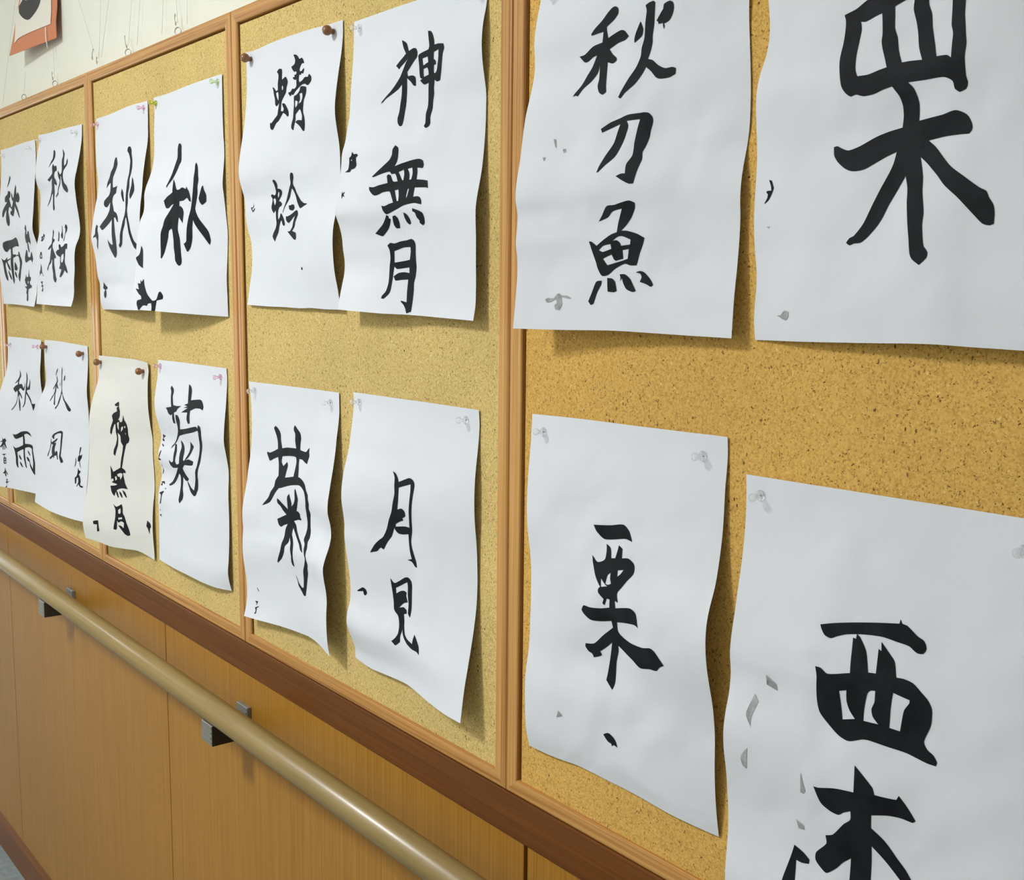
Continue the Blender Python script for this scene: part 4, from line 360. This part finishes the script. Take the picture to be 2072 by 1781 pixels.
["L3","mu",[[0,843,1906,950,2010,1101,1957,1253,1916,1389,1960,1409,2001,1297,2008,1344,2098,1395,2186,1480,2260,1520,2279,1303,2277,1130,2310,1065,2364,1032,2433,933,2382,896,2343,857,2264,1057,2237,1084,2214,902,2200,915,2184,959,2166,940,2125,873,2146,861,2047],[1,1072,2044,1222,2013,1282,2031,1268,2074,1196,2136,1178,2080,1118,2084],[1,998,2092,1058,2080,1076,2136,1018,2161],[0,1073,2328,1138,2352,1213,2440,1177,2442,1098,2383],[0,1193,2328,1290,2364,1356,2437,1317,2433,1233,2382],[0,1309,2305,1420,2334,1517,2425,1474,2423,1381,2371]]],
["L3","tsuki",[[0,1023,2567,1155,2607,1337,2549,1385,2605,1405,2703,1469,2756,1533,2866,1613,2975,1650,3071,1569,3091,1462,3068,1358,3004,1243,2928,1334,2928,1431,2963,1447,2870,1360,2848,1247,2878,1202,2845,1191,2988,1148,3013,1073,3004,1093,2924,1127,2808,1121,2666],[1,1223,2659,1306,2625,1322,2695,1291,2725,1231,2716],[1,1240,2793,1383,2775,1386,2806,1244,2828]]],
["L3","signature",[[0,353,2978,429,2951,540,2931,566,3085,573,3113,482,3138,503,3010,377,3025],[0,2258,2705,2358,2734,2385,2782,2350,2819,2325,2922,2270,2840,2221,2812]]],
["L4","chrysanthemum",[[0,575,391,662,440,675,491,656,557,701,696,831,698,987,685,861,741,816,783,726,811,724,889,732,991,658,985,643,909,661,842,596,868,512,843,477,794,427,759,629,728,590,562,585,484,548,435],[0,1185,325,1263,357,1303,417,1297,568,1480,544,1656,538,1739,629,1720,687,1637,669,1475,678,1300,732,1287,808,1287,928,1226,940,1180,882,1203,766,989,787,1145,721,1214,696,1060,704,1197,672,1083,657,1205,627,1197,514,1192,425],[0,779,845,852,844,907,922,864,1068,1126,1027,1498,956,1551,981,1574,923,1642,947,1662,1007,1648,1120,1627,1221,1548,1378,1503,1507,1429,1615,1376,1734,1372,1797,1343,1950,1316,1979,1283,2040,1214,2058,1102,2013,1000,1903,991,1854,1105,1938,1212,1977,1258,1864,1296,1758,1327,1654,1390,1571,1444,1452,1512,1283,1549,1167,1562,1042,1545,1013,1322,1068,1057,1117,806,1170,742,1197,648,1272,536,1349,416,1423,447,1380,565,1307,674,1204,760,1117,793,1024,773,923],[0,799,1242,882,1284,922,1343,917,1433,897,1537,940,1557,1066,1439,1151,1340,1199,1220,1299,1284,1209,1370,1077,1488,968,1540,1109,1509,1265,1519,1236,1579,1080,1604,951,1619,881,1679,945,1759,1049,1820,990,1861,915,1859,836,1813,820,1905,819,2007,859,2090,850,2168,764,2245,729,2200,744,2095,745,1942,752,1812,714,1779,627,1869,521,1963,365,2030,327,2014,442,1949,576,1825,719,1688,530,1714,433,1676,391,1610,504,1633,551,1607,559,1503,565,1333,628,1326,647,1466,624,1598,675,1643,766,1618,768,1541,770,1438,815,1343]]],
["L4","signature",[[0,79,1228,204,1245,117,1283,102,1305,153,1325,109,1345,56,1325,85,1288],[0,58,1385,146,1406,146,1433,79,1409],[0,82,1496,107,1499,71,1572,20,1634,92,1642,79,1665,2,1664,26,1592],[0,65,1721,79,1759,56,1769],[0,75,1786,102,1828,58,1883,26,1896,69,1834],[0,30,2024,137,1996,173,2036,145,2041,78,2028,89,2079,31,2084,57,2045],[0,187,2100,244,2095,238,2116],[0,28,2209,167,2153,188,2169,142,2205,98,2375,63,2383,97,2268,91,2229],[0,54,2472,81,2486,64,2503],[0,30,2573,89,2551,100,2595]]],
["L5","chrysanthemum",[[0,710,607,752,576,812,596,888,642,919,691,935,758,998,865,1133,844,1277,836,1394,833,1350,732,1339,639,1291,592,1289,559,1312,521,1395,567,1479,619,1506,684,1496,760,1503,844,1603,855,1673,853,1710,820,1751,791,1752,853,1773,901,1754,962,1743,1013,1675,995,1597,969,1506,966,1517,1037,1535,1094,1558,1205,1638,1217,1721,1250,1779,1294,1823,1355,1885,1412,1896,1460,1922,1530,1902,1592,1924,1646,1909,1724,1907,1815,1934,1893,1942,1975,1920,2029,1940,2117,1932,2193,1949,2256,1981,2322,1965,2376,1956,2445,1903,2550,1866,2643,1830,2768,1825,2782,1778,2788,1697,2725,1626,2669,1607,2613,1565,2535,1599,2572,1648,2640,1735,2686,1772,2679,1798,2573,1818,2452,1881,2355,1921,2262,1884,2187,1863,2141,1856,2076,1809,2018,1823,1956,1838,1878,1831,1779,1821,1697,1819,1606,1834,1520,1813,1440,1764,1371,1670,1323,1595,1313,1381,1338,1239,1368,1096,1404,1042,1414,962,1477,896,1544,807,1621,719,1655,563,1696,611,1657,748,1566,811,1483,905,1397,924,1318,999,1242,954,1100,904,993,798,1023,666,1066,621,1042,544,970,545,948,637,955,773,917,870,884,847,799,800,717],[1,1030,973,1211,953,1356,947,1414,959,1440,1020,1438,1104,1427,1182,1428,1215,1190,1253,1204,1179,1220,1084,1187,1036,1096,1104,1024,1051,1021,1008],[0,1017,1553,1081,1572,1184,1620,1311,1673,1302,1607,1301,1505,1350,1457,1384,1504,1425,1567,1422,1626,1495,1575,1530,1512,1501,1397,1518,1369,1575,1430,1625,1500,1601,1578,1553,1669,1596,1667,1644,1699,1649,1741,1673,1763,1670,1784,1606,1780,1475,1814,1540,1856,1583,1926,1668,2016,1779,2101,1846,2198,1776,2169,1708,2103,1599,2017,1475,1903,1467,1994,1505,2048,1543,2119,1557,2201,1556,2295,1574,2427,1525,2409,1503,2362,1510,2293,1481,2196,1467,2113,1414,2035,1411,2112,1328,2183,1309,2262,1217,2360,1074,2441,1061,2424,1104,2367,1197,2252,1231,2145,1273,2054,1280,1950,1323,1872,1218,1902,1146,1934,1071,1907,1027,1839,1151,1795,1276,1750,1181,1706,1111,1654,1024,1612]]],
["L5","signature",[[0,326,2872,361,2902,382,2939,341,2905],[0,255,3079,348,3070,324,3108,291,3135,310,3101],[0,270,3168,375,3136,377,3149,321,3165,317,3240,295,3257,254,3241,290,3242,298,3208]]],
["L6","tsuki",[[0,961,859,1024,880,1074,931,1094,971,1183,935,1283,898,1346,908,1381,939,1389,984,1375,1071,1365,1138,1345,1273,1328,1389,1317,1504,1290,1623,1303,1695,1345,1787,1371,1846,1383,1910,1351,1908,1295,1866,1221,1861,1298,1833,1272,1759,1252,1670,1242,1558,1150,1579,1060,1582,1005,1553,986,1527,954,1590,924,1642,852,1711,773,1818,713,1805,647,1855,566,1877,501,1896,521,1869,607,1778,684,1718,762,1667,836,1569,892,1455,961,1339,999,1219,1027,1119,1019,1024,1012,930],[1,1102,1037,1207,1002,1316,965,1323,1034,1313,1158,1291,1303,1271,1477,1197,1478,1012,1509,1018,1479,1102,1437,1173,1411,1155,1390,1219,1355,1211,1300,1161,1275,1078,1298,1097,1204,1102,1108]]],
["L6","mi",[[0,847,2145,921,2190,1027,2147,1140,2087,1210,2071,1262,2100,1275,2154,1268,2288,1267,2420,1247,2530,1205,2495,1209,2380,1192,2289,1193,2175,1183,2130,1055,2195,948,2243,952,2310,1050,2262,1130,2246,1169,2261,1160,2297,1192,2365,1113,2393,1018,2465,1115,2440,1173,2460,1178,2502,1126,2519,1143,2587,1156,2660,1198,2744,1258,2782,1352,2800,1355,2747,1367,2685,1424,2732,1482,2794,1499,2872,1455,2855,1357,2859,1262,2837,1194,2792,1144,2729,1124,2648,1130,2714,1113,2784,1120,2849,1028,2909,986,2894,944,2877,1019,2820,1062,2758,1054,2664,1015,2567,951,2531,914,2500,902,2425,886,2351,867,2267]]],
["L6","signature",[[0,140,2443,269,2366,334,2379,353,2414,321,2452,288,2450,273,2410,171,2441]]],
["L7","chestnut",[[0,931,969,1145,939,1314,905,1385,949,1430,1041,1352,1028,1290,1039,1181,1064,1062,1078,973,1025],[0,918,1255,986,1305,1092,1262,1106,1185,1101,1118,1161,1147,1181,1234,1237,1223,1257,1157,1270,1099,1319,1123,1319,1208,1402,1197,1469,1239,1471,1316,1400,1398,1342,1467,1281,1536,1293,1618,1250,1610,1255,1677,1473,1626,1549,1656,1565,1756,1572,1776,1523,1762,1386,1780,1264,1804,1265,1888,1338,1926,1454,1945,1622,1937,1725,1915,1772,1930,1844,1992,1883,2025,1823,2056,1783,2093,1692,2102,1556,2130,1464,2091,1369,2062,1249,2021,1250,2071,1209,2182,1187,2379,1156,2444,1073,2377,1086,2328,1113,2219,1144,2109,1170,2012,1080,2080,997,2135,1019,2163,983,2185,900,2219,882,2190,832,2180,793,2144,800,2113,927,2079,1059,1971,1198,1870,1186,1811,1053,1842,912,1859,817,1824,787,1796,819,1748,917,1742,1059,1720,1173,1690,1181,1614,1143,1611,1112,1680,1086,1669,1103,1625,1032,1578,1031,1544,1056,1521,1001,1469,964,1420,927,1323],[1,1189,1363,1186,1421,1198,1463,1160,1483,1122,1479,1150,1394],[1,1059,1440,1123,1488,1150,1498,1065,1520],[1,1277,1325,1349,1308,1313,1355,1274,1385]]],
["L7","dot",[[0,1020,2898,1053,2876,1094,2864,1156,2890,1185,2925,1195,2964,1151,2953,1126,2972,1120,2952,1073,2944,1043,2920]]],
["L7","faint_signature",[[0,439,2844,494,2886,412,2917]]],
["L8","chestnut_upper",[[0,784,890,892,860,1049,825,1224,791,1395,761,1401,732,1415,757,1452,761,1536,813,1582,831,1603,873,1585,909,1536,916,1477,887,1386,879,1269,871,1117,887,998,912,928,939,880,961,828,950,798,916],[0,787,1163,831,1163,891,1189,1064,1146,1059,1047,1055,921,1079,924,1081,891,1107,905,1165,985,1197,1113,1255,1107,1255,950,1277,960,1271,902,1350,972,1382,1003,1407,1097,1465,1092,1533,1104,1591,1142,1648,1183,1678,1231,1676,1322,1632,1434,1662,1477,1706,1497,1734,1535,1727,1558,1669,1559,1513,1537,1389,1534,1238,1528,1192,1534,1090,1573,1015,1564,949,1532,841,1451,812,1369,806,1223],[1,990,1276,1046,1260,1048,1331,1072,1383,1117,1425,1021,1452,1005,1361],[1,1203,1246,1225,1222,1262,1215,1260,1289,1239,1332,1251,1376,1297,1413,1182,1420,1182,1355],[1,1395,1194,1519,1211,1518,1230,1484,1280,1468,1348,1457,1416,1378,1414,1383,1314]]],
["L8","chestnut_lower",[[0,1157,1712,1306,1813,1320,1851,1477,1838,1492,1810,1544,1854,1619,1927,1598,1942,1515,1940,1415,1952,1300,1982,1295,2062,1396,2117,1493,2194,1553,2236,1602,2282,1686,2340,1610,2367,1513,2312,1403,2241,1293,2177,1292,2269,1289,2391,1294,2500,1127,2561,1128,2447,1136,2303,1070,2353,1023,2402,937,2464,890,2448,841,2411,845,2361,933,2275,925,2225,988,2200,1079,2105,1134,2060,1135,2008,1073,2036,1036,2062,962,2060,887,2030,828,1941,866,1940,1002,1906,1158,1884,1159,1789]]],
["L8","signature",[[0,651,2377,734,2399,789,2429,784,2458,725,2471,670,2470,669,2611,679,2726,544,2775,552,2653,582,2560,627,2445]]],
["L8","faint_signature",[[0,350,1323,443,1368,451,1407,354,1389],[0,249,1476,290,1518,248,1643,253,1704,196,1625],[0,165,1935,233,1855,214,2004,180,1993],[0,669,2203,736,2222,740,2250,690,2256],[0,714,1885,759,1995,741,2015,715,2012]]]]
PINS = [["U1","clear",260,138],["U1","clear",2152,140],["U2","clear",103,107],["U2","clear",2180,141],["U3","pink",109,110],["U3","pink",2274,96],["U4","lime",79,95],["U4","green",2300,94],["U5","wood",143,101],["U5","wood",2223,101],["U6","clear",124,96],["U6","clear",2326,135],["L1","pink",228,182],["L1","pink",2224,158],["L2","wood",146,137],["L2","wood",2208,150],["L3","wood",126,118],["L3","wood",2234,167],["L4","pink",99,102],["L4","pink",2235,143],["L5","clear",154,117],["L5","clear",2226,145],["L6","clear",128,115],["L6","clear",2211,127],["L7","clear",184,166],["L7","clear",2178,186],["L8","clear",142,128],["L8","clear",2211,183],["U7","clear",161,121],["U7","clear",2287,102],["U8","clear",123,117]]
NV, NU = 25, 13
def cr(A, t):
    n = len(A) - 1; x = min(max(t, 0.0), 1.0) * n; i = min(int(x), n - 1); s = x - i
    p1, p2 = A[i], A[i + 1]
    p0 = A[i - 1] if i > 0 else 2 * p1 - p2
    p3 = A[i + 2] if i < n - 1 else 2 * p2 - p1
    return 0.5 * (2 * p1 + (p2 - p0) * s + (2 * p0 - 5 * p1 + 4 * p2 - p3) * s * s + (3 * p1 - p0 - 3 * p2 + p3) * s ** 3)
class Sheet:
    """a curling sheet: its four edges are space curves, the inside is a Coons patch with slight cockling"""
    def __init__(s, d, seed, cockle):
        c = [[Vector(q[i:i + 3]) * 1e-4 for i in range(0, len(q), 3)] for q in d]
        s.L, s.R, s.T, s.B = c; s.seed = seed; s.cockle = cockle
    def at(s, u, v):
        l, r, t, b = cr(s.L, v), cr(s.R, v), cr(s.T, u), cr(s.B, u)
        p = (1 - u) * l + u * r + (1 - v) * t + v * b - ((1 - u) * (1 - v) * s.L[0] + u * (1 - v) * s.R[0] + (1 - u) * v * s.L[-1] + u * v * s.R[-1])
        wn = 16 * max(u * (1 - u), 0) * max(v * (1 - v), 0)
        n = noise.noise(Vector((u * 3.2 + s.seed, v * 5.0, s.seed * 1.7))) + 0.6 * noise.noise(Vector((u * 6.5, v * 9.5 + u * 3.0, s.seed)))
        p.y -= wn * s.cockle * (n + 0.6)
        if p.y > -0.0008 and s.cockle: p.y = -0.0008
        return p
    def grid(s, nu, nv, th=0.00018):
        v = [s.at(i / nu, j / nv) for j in range(nv + 1) for i in range(nu + 1)]
        f = [((j + 1) * (nu + 1) + i, (j + 1) * (nu + 1) + i + 1, j * (nu + 1) + i + 1, j * (nu + 1) + i) for j in range(nv) for i in range(nu)]
        # thin back face and a rim with vertices of its own, so the front shades flat to the edge
        n = len(v); v = v + [q + Vector((0, th, 0)) for q in v]
        f = f + [tuple(n + i for i in reversed(q)) for q in f]
        W = nu + 1
        ring = list(range(0, nu)) + [j * W + nu for j in range(nv)] + [nv * W + i for i in range(nu, 0, -1)] + [j * W for j in range(nv, 0, -1)]
        b0 = len(v); v = v + [v[i] for i in ring] + [v[n + i] for i in ring]; m = len(ring)
        f = f + [(b0 + i, b0 + (i + 1) % m, b0 + m + (i + 1) % m, b0 + m + i) for i in range(m)]
        me = bpy.data.meshes.new('sheet'); me.from_pydata([tuple(q) for q in v], [], f)
        for p in me.polygons: p.use_smooth = True
        return me
def smooth_loop(P, step):
    n = len(P); out = []
    def corner(i):
        a, b, c = P[i - 1], P[i], P[(i + 1) % n]
        d1, d2 = (b - a), (c - b)
        if d1.length < 1e-6 or d2.length < 1e-6: return True
        return d1.angle(d2) > math.radians(62)
    cs = [corner(i) for i in range(n)]
    for i in range(n):
        p1, p2 = P[i], P[(i + 1) % n]
        p0 = 2 * p1 - p2 if cs[i] else P[i - 1]
        p3 = 2 * p2 - p1 if cs[(i + 1) % n] else P[(i + 2) % n]
        L = (p2 - p1).length
        m0, m1 = (p2 - p0) * 0.5, (p3 - p1) * 0.5
        if m0.length > 0.8 * L: m0 *= 0.8 * L / m0.length
        if m1.length > 0.8 * L: m1 *= 0.8 * L / m1.length
        k = max(1, min(8, int(L / step)))
        for j in range(k):
            s = j / k
            out.append((2 * s ** 3 - 3 * s * s + 1) * p1 + (s ** 3 - 2 * s * s + s) * m0 + (-2 * s ** 3 + 3 * s * s) * p2 + (s ** 3 - s * s) * m1)
    return out
def inside(q, loops):
    c = False
    for P in loops:
        j = len(P) - 1
        for i in range(len(P)):
            a, b = P[i], P[j]
            if (a.y > q.y) != (b.y > q.y) and q.x < (b.x - a.x) * (q.y - a.y) / (b.y - a.y) + a.x: c = not c
            j = i
    return c
def ink_mesh(sheet, polys, lift, step=1.6, cell=5.0):
    groups = []
    for h, *c in polys:
        P = [Vector((c[i] * 0.1, c[i + 1] * 0.1)) for i in range(0, len(c), 2)]
        P = smooth_loop(P, step)
        if h: groups[-1].append(P)
        else: groups.append([P])
    V = []; F = []
    for gi, loops in enumerate(groups):
        pts = []; ed = []
        for P in loops:
            b0 = len(pts); pts += P; ed += [(b0 + i, b0 + (i + 1) % len(P)) for i in range(len(P))]
        xs = [q.x for q in loops[0]]; ys = [q.y for q in loops[0]]
        x = min(xs) + cell * 0.5
        while x < max(xs):
            y = min(ys) + cell * 0.5
            while y < max(ys):
                q = Vector((x, y))
                if inside(q, loops): pts.append(q)
                y += cell
            x += cell
        r = delaunay_2d_cdt(pts, ed, [], 0, 1e-5)
        vs, fs = r[0], r[2]
        b0 = len(V)
        for q in vs:
            p = sheet.at(q.x / 243.0, q.y / 333.0); p.y -= lift + 0.00004 * gi; V.append(p)
        for f in fs:
            cen = sum((vs[i] for i in f), Vector((0, 0))) / len(f)
            if inside(cen, loops): F.append(tuple(b0 + i for i in f))
    me = bpy.data.meshes.new('ink'); me.from_pydata([tuple(v) for v in V], [], F)
    for p in me.polygons: p.use_smooth = True
    return me
PLAB = {
 'U1': 'leftmost top row sheet reading autumn rain, with a heavy bold signature',
 'U2': 'sheet reading autumn cherry (cosmos), top row, second from the left',
 'U3': 'sheet with one thin-stroked autumn character, pink pins, third in the top row',
 'U4': 'sheet with one thick-stroked autumn character, lime and green pins, overlapping its left neighbour',
 'U5': 'sheet with two characters for dragonfly held by brown ball pins, top row',
 'U6': 'top row sheet of three characters ending in moon, right of the dragonfly sheet',
 'U7': 'top row sheet reading autumn, sword and fish from top to bottom',
 'U8': 'largest top row sheet at the right with one huge chestnut character',
 'L1': 'bottom row sheet reading autumn rain at the left edge, pale pink pins',
 'L2': 'bottom row sheet reading autumn wind in thin strokes, brown ball pins',
 'L3': 'cream-tinted bottom row sheet of three small heavy characters, brown ball pins',
 'L4': 'bottom row sheet with a chrysanthemum character high up, pink pins, empty lower half',
 'L5': 'bottom row sheet with a tall chrysanthemum character reaching far down, clear pins',
 'L6': 'bottom row sheet of two characters, moon and see, bottom right corner curling forward',
 'L7': 'bottom row sheet with a medium chestnut character and one ink dot below it',
 'L8': 'bottom right sheet with a very thick black chestnut character cut off by the picture edge',
}
sheets = {}
for k, (key, lab) in enumerate(PLAB.items()):
    sh = Sheet(DATA[key], 3.1 * k + 0.7, 0.0034 if key in ('U7', 'U8', 'L7', 'L8') else 0.0015)
    o = link('calligraphy_sheet', sh.grid(56, 78), M['cream_paper' if key == 'L3' else ('crinkled_paper' if key in ('U7', 'U8', 'L8', 'L7') else 'paper')], None,
             label=lab, category='paper', group='calligraphy sheets pinned on the boards')
    sheets[key] = (sh, o)
for key, nm, polys in INK:
    sh, o = sheets[key]
    faint = nm.startswith('faint')
    part = 'signature_mark' if 'signature' in nm else ('ink_dot' if nm == 'dot' else 'brush_character')
    sets = [polys]
    if part != 'brush_character':           # every separate mark of a signature is a part of its own
        sets = []
        for q in polys:
            if q[0]: sets[-1].append(q)
            else: sets.append([q])
    for q in sets:
        link(part, ink_mesh(sh, q, 0.0003), M['faint_ink' if faint else 'ink'], o)

# ------------------------------------------------------------------ pins
push = lathe([(0.0006, 0.0003), (0.0041, 0.0003), (0.0044, 0.0008), (0.0040, 0.0016), (0.0024, 0.0024), (0.0018, 0.0040), (0.0018, 0.0062), (0.0024, 0.0074), (0.0032, 0.0082), (0.0035, 0.0096), (0.0032, 0.0108), (0.0022, 0.0114), (0.0004, 0.0116)], 18)
ball = lathe([(0.0006, 0.0003), (0.0030, 0.0003), (0.0031, 0.0022), (0.0030, 0.0034)] + [(0.0058 * math.sin(a), 0.0084 - 0.0058 * math.cos(a)) for a in [math.radians(d) for d in (34, 50, 68, 86, 104, 122, 140, 158, 172)]], 20)
needle = lathe([(0.0005, 0.0012), (0.0005, -0.0035), (0.0001, -0.0060)], 8); needle.materials.append(M['steel'])
pin_meshes = {}
for t in ('clear', 'pink', 'lime', 'green'):
    me = push.copy(); me.materials.clear(); me.materials.append(M[t]); pin_meshes[t] = me
ball.materials.append(M['pinwood']); pin_meshes['wood'] = ball
WORD = {'clear': 'clear plastic push pin', 'pink': 'translucent pink push pin', 'lime': 'lime green push pin', 'green': 'pale green push pin', 'wood': 'brown wooden ball pin'}
WHERE = {'U1': 'top row autumn rain sheet', 'U2': 'autumn cherry sheet', 'U3': 'thin autumn sheet', 'U4': 'thick autumn sheet', 'U5': 'dragonfly sheet',
 'U6': 'top row three character sheet', 'U7': 'autumn sword fish sheet', 'U8': 'huge chestnut sheet', 'L1': 'bottom row autumn rain sheet', 'L2': 'autumn wind sheet',
 'L3': 'cream sheet', 'L4': 'chrysanthemum sheet with pink pins', 'L5': 'tall chrysanthemum sheet', 'L6': 'moon viewing sheet', 'L7': 'medium chestnut sheet', 'L8': 'thick chestnut sheet'}
rnd = random.Random(5)
for key, t, pu, pv in PINS:
    sh, o = sheets[key]
    p = sh.at(pu / 2430.0, pv / 3330.0)
    side = 'left' if pu < 1215 else 'right'
    e = empty('ball_pin' if t == 'wood' else 'push_pin', p, label='%s, top %s corner of the %s' % (WORD[t], side, WHERE[key]), category='pin',
              group='pins holding the sheets')
    e.rotation_euler = (math.pi / 2 + rnd.uniform(-0.10, 0.12), rnd.uniform(-0.12, 0.12), 0)
    link('pin_head', pin_meshes[t], None, e); link('needle', needle, None, e)

# ------------------------------------------------------------------ handrail and brackets
RY, RZ, RR = -0.045, 0.7985, 0.0178
prof = []
for k in range(28):
    a = 2 * math.pi * k / 28
    prof.append((RY + RR * math.cos(a), RZ + RR * math.sin(a)))
me = prism_x(prof, XL + 0.4, 4.0)
for p in me.polygons: p.use_smooth = len(p.vertices) == 4
rail = link('handrail', me, M['rail'], None, label='round pale wooden handrail running along the panelled wall', category='handrail')
for k, (bx, lab) in enumerate((( -0.2614, 'far grey handrail bracket nearest the left edge'), (0.5176, 'near ribbed grey handrail bracket below the middle of the picture'), (1.30, None), (-1.04, None))):
    if lab is None: continue
    e = empty('handrail_bracket', (bx - 0.0175, WY - 0.010, 0.735), label=lab, category='bracket', group='handrail brackets')
    def bl(name, x0, x1, y0, y1, z0, z1, mt, bev=0.0008):
        o = link(name, box(x0 - e.location.x, x1 - e.location.x, y0 - e.location.y, y1 - e.location.y, z0 - e.location.z, z1 - e.location.z, bev, 1), M[mt], e)
        return o
    x0, x1 = bx - 0.035, bx
    bl('wall_plate', x0, x1, WY - 0.017, WY - 0.010, 0.738, 0.795, 'brk')
    for j in range(5):
        zz = 0.744 + j * 0.0105
        bl('rib', x0 + 0.001, x1 - 0.0012, WY - 0.0182, WY - 0.0168, zz, zz + 0.0018, 'brk', 0)
    bl('arm', x0 + 0.002, x1, -0.047, WY - 0.012, 0.7505, 0.772, 'brk_dark')
    bl('lip', x0, x1 - 0.0003, -0.0555, -0.047, 0.7505, 0.7805, 'brk')
    bl('lip_side', x1 - 0.0004, x1 + 0.0003, -0.055, -0.046, 0.751, 0.780, 'brk_dark', 0)
    for j in range(4):
        zz = 0.7545 + j * 0.0072
        bl('rib', x0 + 0.001, x1 - 0.0015, -0.0565, -0.0550, zz, zz + 0.0016, 'steel', 0)
    bl('saddle', x0 + 0.004, x1 - 0.004, -0.040, -0.022, 0.770, 0.7815, 'brk')

# ------------------------------------------------------------------ hanging picture, screw eyes and lines above the boards
MI = {"sheet":[0,202,3159,384,3102,846,3086,1306,3090,2200,3100,2143,2741,2220,200,180,200,150,2430,19,2696],"blot":[0,352,2428,104,2555,214,2673,510,2791,760,2853,950,2868,1157,2829,1360,2771,1489,2705,1533,2618,1473,2008,1142,1788,742,1788,412,2008],"blot_hole":[1,390,2481,562,2524,686,2526,619,2481,454,2452],"tassel":[[-0.2677,1.8365],[-0.2642,1.8195]],"eyes":[[-0.4513,1.7552],[-0.2527,1.7557],[0.1227,1.7576],[0.324,1.758]],"wires":[[[-0.1207,1.8792],[-0.0456,1.7802]],[[-0.0098,1.8591],[-0.0232,1.7672]],[[0.027,1.8525],[-0.0113,1.7674]],[[0.1296,1.8339],[0.1142,1.7675]],[[0.1649,1.8275],[0.1527,1.7617]],[[0.258,1.8106],[0.254,1.7617]],[[0.3069,1.8017],[0.3149,1.767]],[[0.3461,1.7946],[0.3493,1.7613]],[[-0.2736,1.8282],[-0.2664,1.7671]],[[-0.4537,1.8042],[-0.4618,1.7653]],[[-0.5002,1.9481],[-0.6164,1.7636]]],"hooks":[[[0.1104,1.7828],[0.1156,1.7655]],[[0.315,1.7803],[0.3149,1.767]],[[-0.039,1.7851],[-0.0468,1.7706]],[[-0.023,1.7691],[-0.0251,1.7607]],[[-0.2663,1.7777],[-0.2659,1.7659]]]}
art = Sheet(DATA['ART'], 9.0, 0.0)
o = link('hanging_picture', art.grid(16, 40, 0.0012), M['orange'], None, label='orange backed picture with a black rounded shape hanging above the boards', category='picture')
link('sheet', ink_mesh(art, [MI['sheet']], 0.0010, 6.0, 14.0), M['ivory'], o)
link('painted_shape', ink_mesh(art, [MI['blot'], MI['blot_hole']], 0.0014, 3.0, 14.0), M['blot'], o)
(ax, az), (bx, bz) = MI['tassel']
link('string_end', tube([(ax, -0.004, az + 0.02), (ax, -0.004, az), (bx, -0.003, bz)], 0.0011), M['string'], o)
ring = []
for k in range(25):
    a = 2 * math.pi * k / 24; ring.append((0.0056 * math.sin(a), 0, 0.0064 + 0.0056 * math.cos(a)))
ring_me = tube(ring, 0.0008); ring_me.materials.append(M['steel'])
shank_me = tube([(0, 0, 0.0012), (0, 0, -0.010)], 0.0008); shank_me.materials.append(M['steel'])
EL = ['leftmost small screw eye on top of the frame', 'screw eye on the frame below the orange picture corner', 'screw eye above the second cork board, with a dark wire hook', 'rightmost visible screw eye near the top of the picture']
for (x, z), lab in zip(MI['eyes'], EL):
    e = empty('screw_eye', (x, 0.004, FT), label=lab, category='screw eye', group='screw eyes on the board frames')
    e.rotation_euler = (0, 0, math.radians(28))
    link('ring', ring_me, None, e); link('shank', shank_me, None, e)
LL = ['slanting hanging line ending in a hook left of the upright between two boards',
 'straight hanging line reaching down to the frame just right of a slanting one',
 'hanging line leaning right of the straight line above the second board',
 'hanging line running down to the screw eye with the dark hook',
 'hanging line just right of the screw eye with the dark hook',
 'lone straight hanging line midway between two screw eyes of the second board',
 'hanging line ending at the rightmost screw eye',
 'rightmost hanging line, just right of the last screw eye',
 'short hanging line from the orange picture down to a screw eye',
 'short hanging line above the leftmost screw eye',
 'long hanging line left of the orange picture']
for i, (((ax, az), (bx, bz)), lab) in enumerate(zip(MI['wires'], LL)):
    pth = [(ax, 0.010, az), (bx, 0.008, bz)]
    if i not in (8, 9): pth = [(ax, 0.011, ZC - 0.01)] + pth
    link('hanging_line', tube(pth, 0.00024, 6), M['nylon'], None, label=lab, category='line', group='thin hanging lines')
HL = ['dark bent wire hook above the third screw eye from the left', 'wire hook above the rightmost screw eye', 'wire hook at the end of the slanting line',
      'tiny wire hook just above the frame, right of the slanting line', 'wire hook above the screw eye below the orange picture']
for ((ax, az), (bx, bz)), lab in zip(MI['hooks'], HL):
    pth = [(ax + 0.002, 0.004, az - 0.003), (ax, 0.004, az), (lerp(ax, bx, 0.5) - 0.001, 0.004, lerp(az, bz, 0.5)), (bx, 0.004, bz), (bx + 0.0025, 0.004, bz - 0.003), (bx + 0.004, 0.004, bz + 0.002)]
    link('wire_hook', tube(pth, 0.0006, 6), M['steel'], None, label=lab, category='hook', group='wire hooks above the boards')
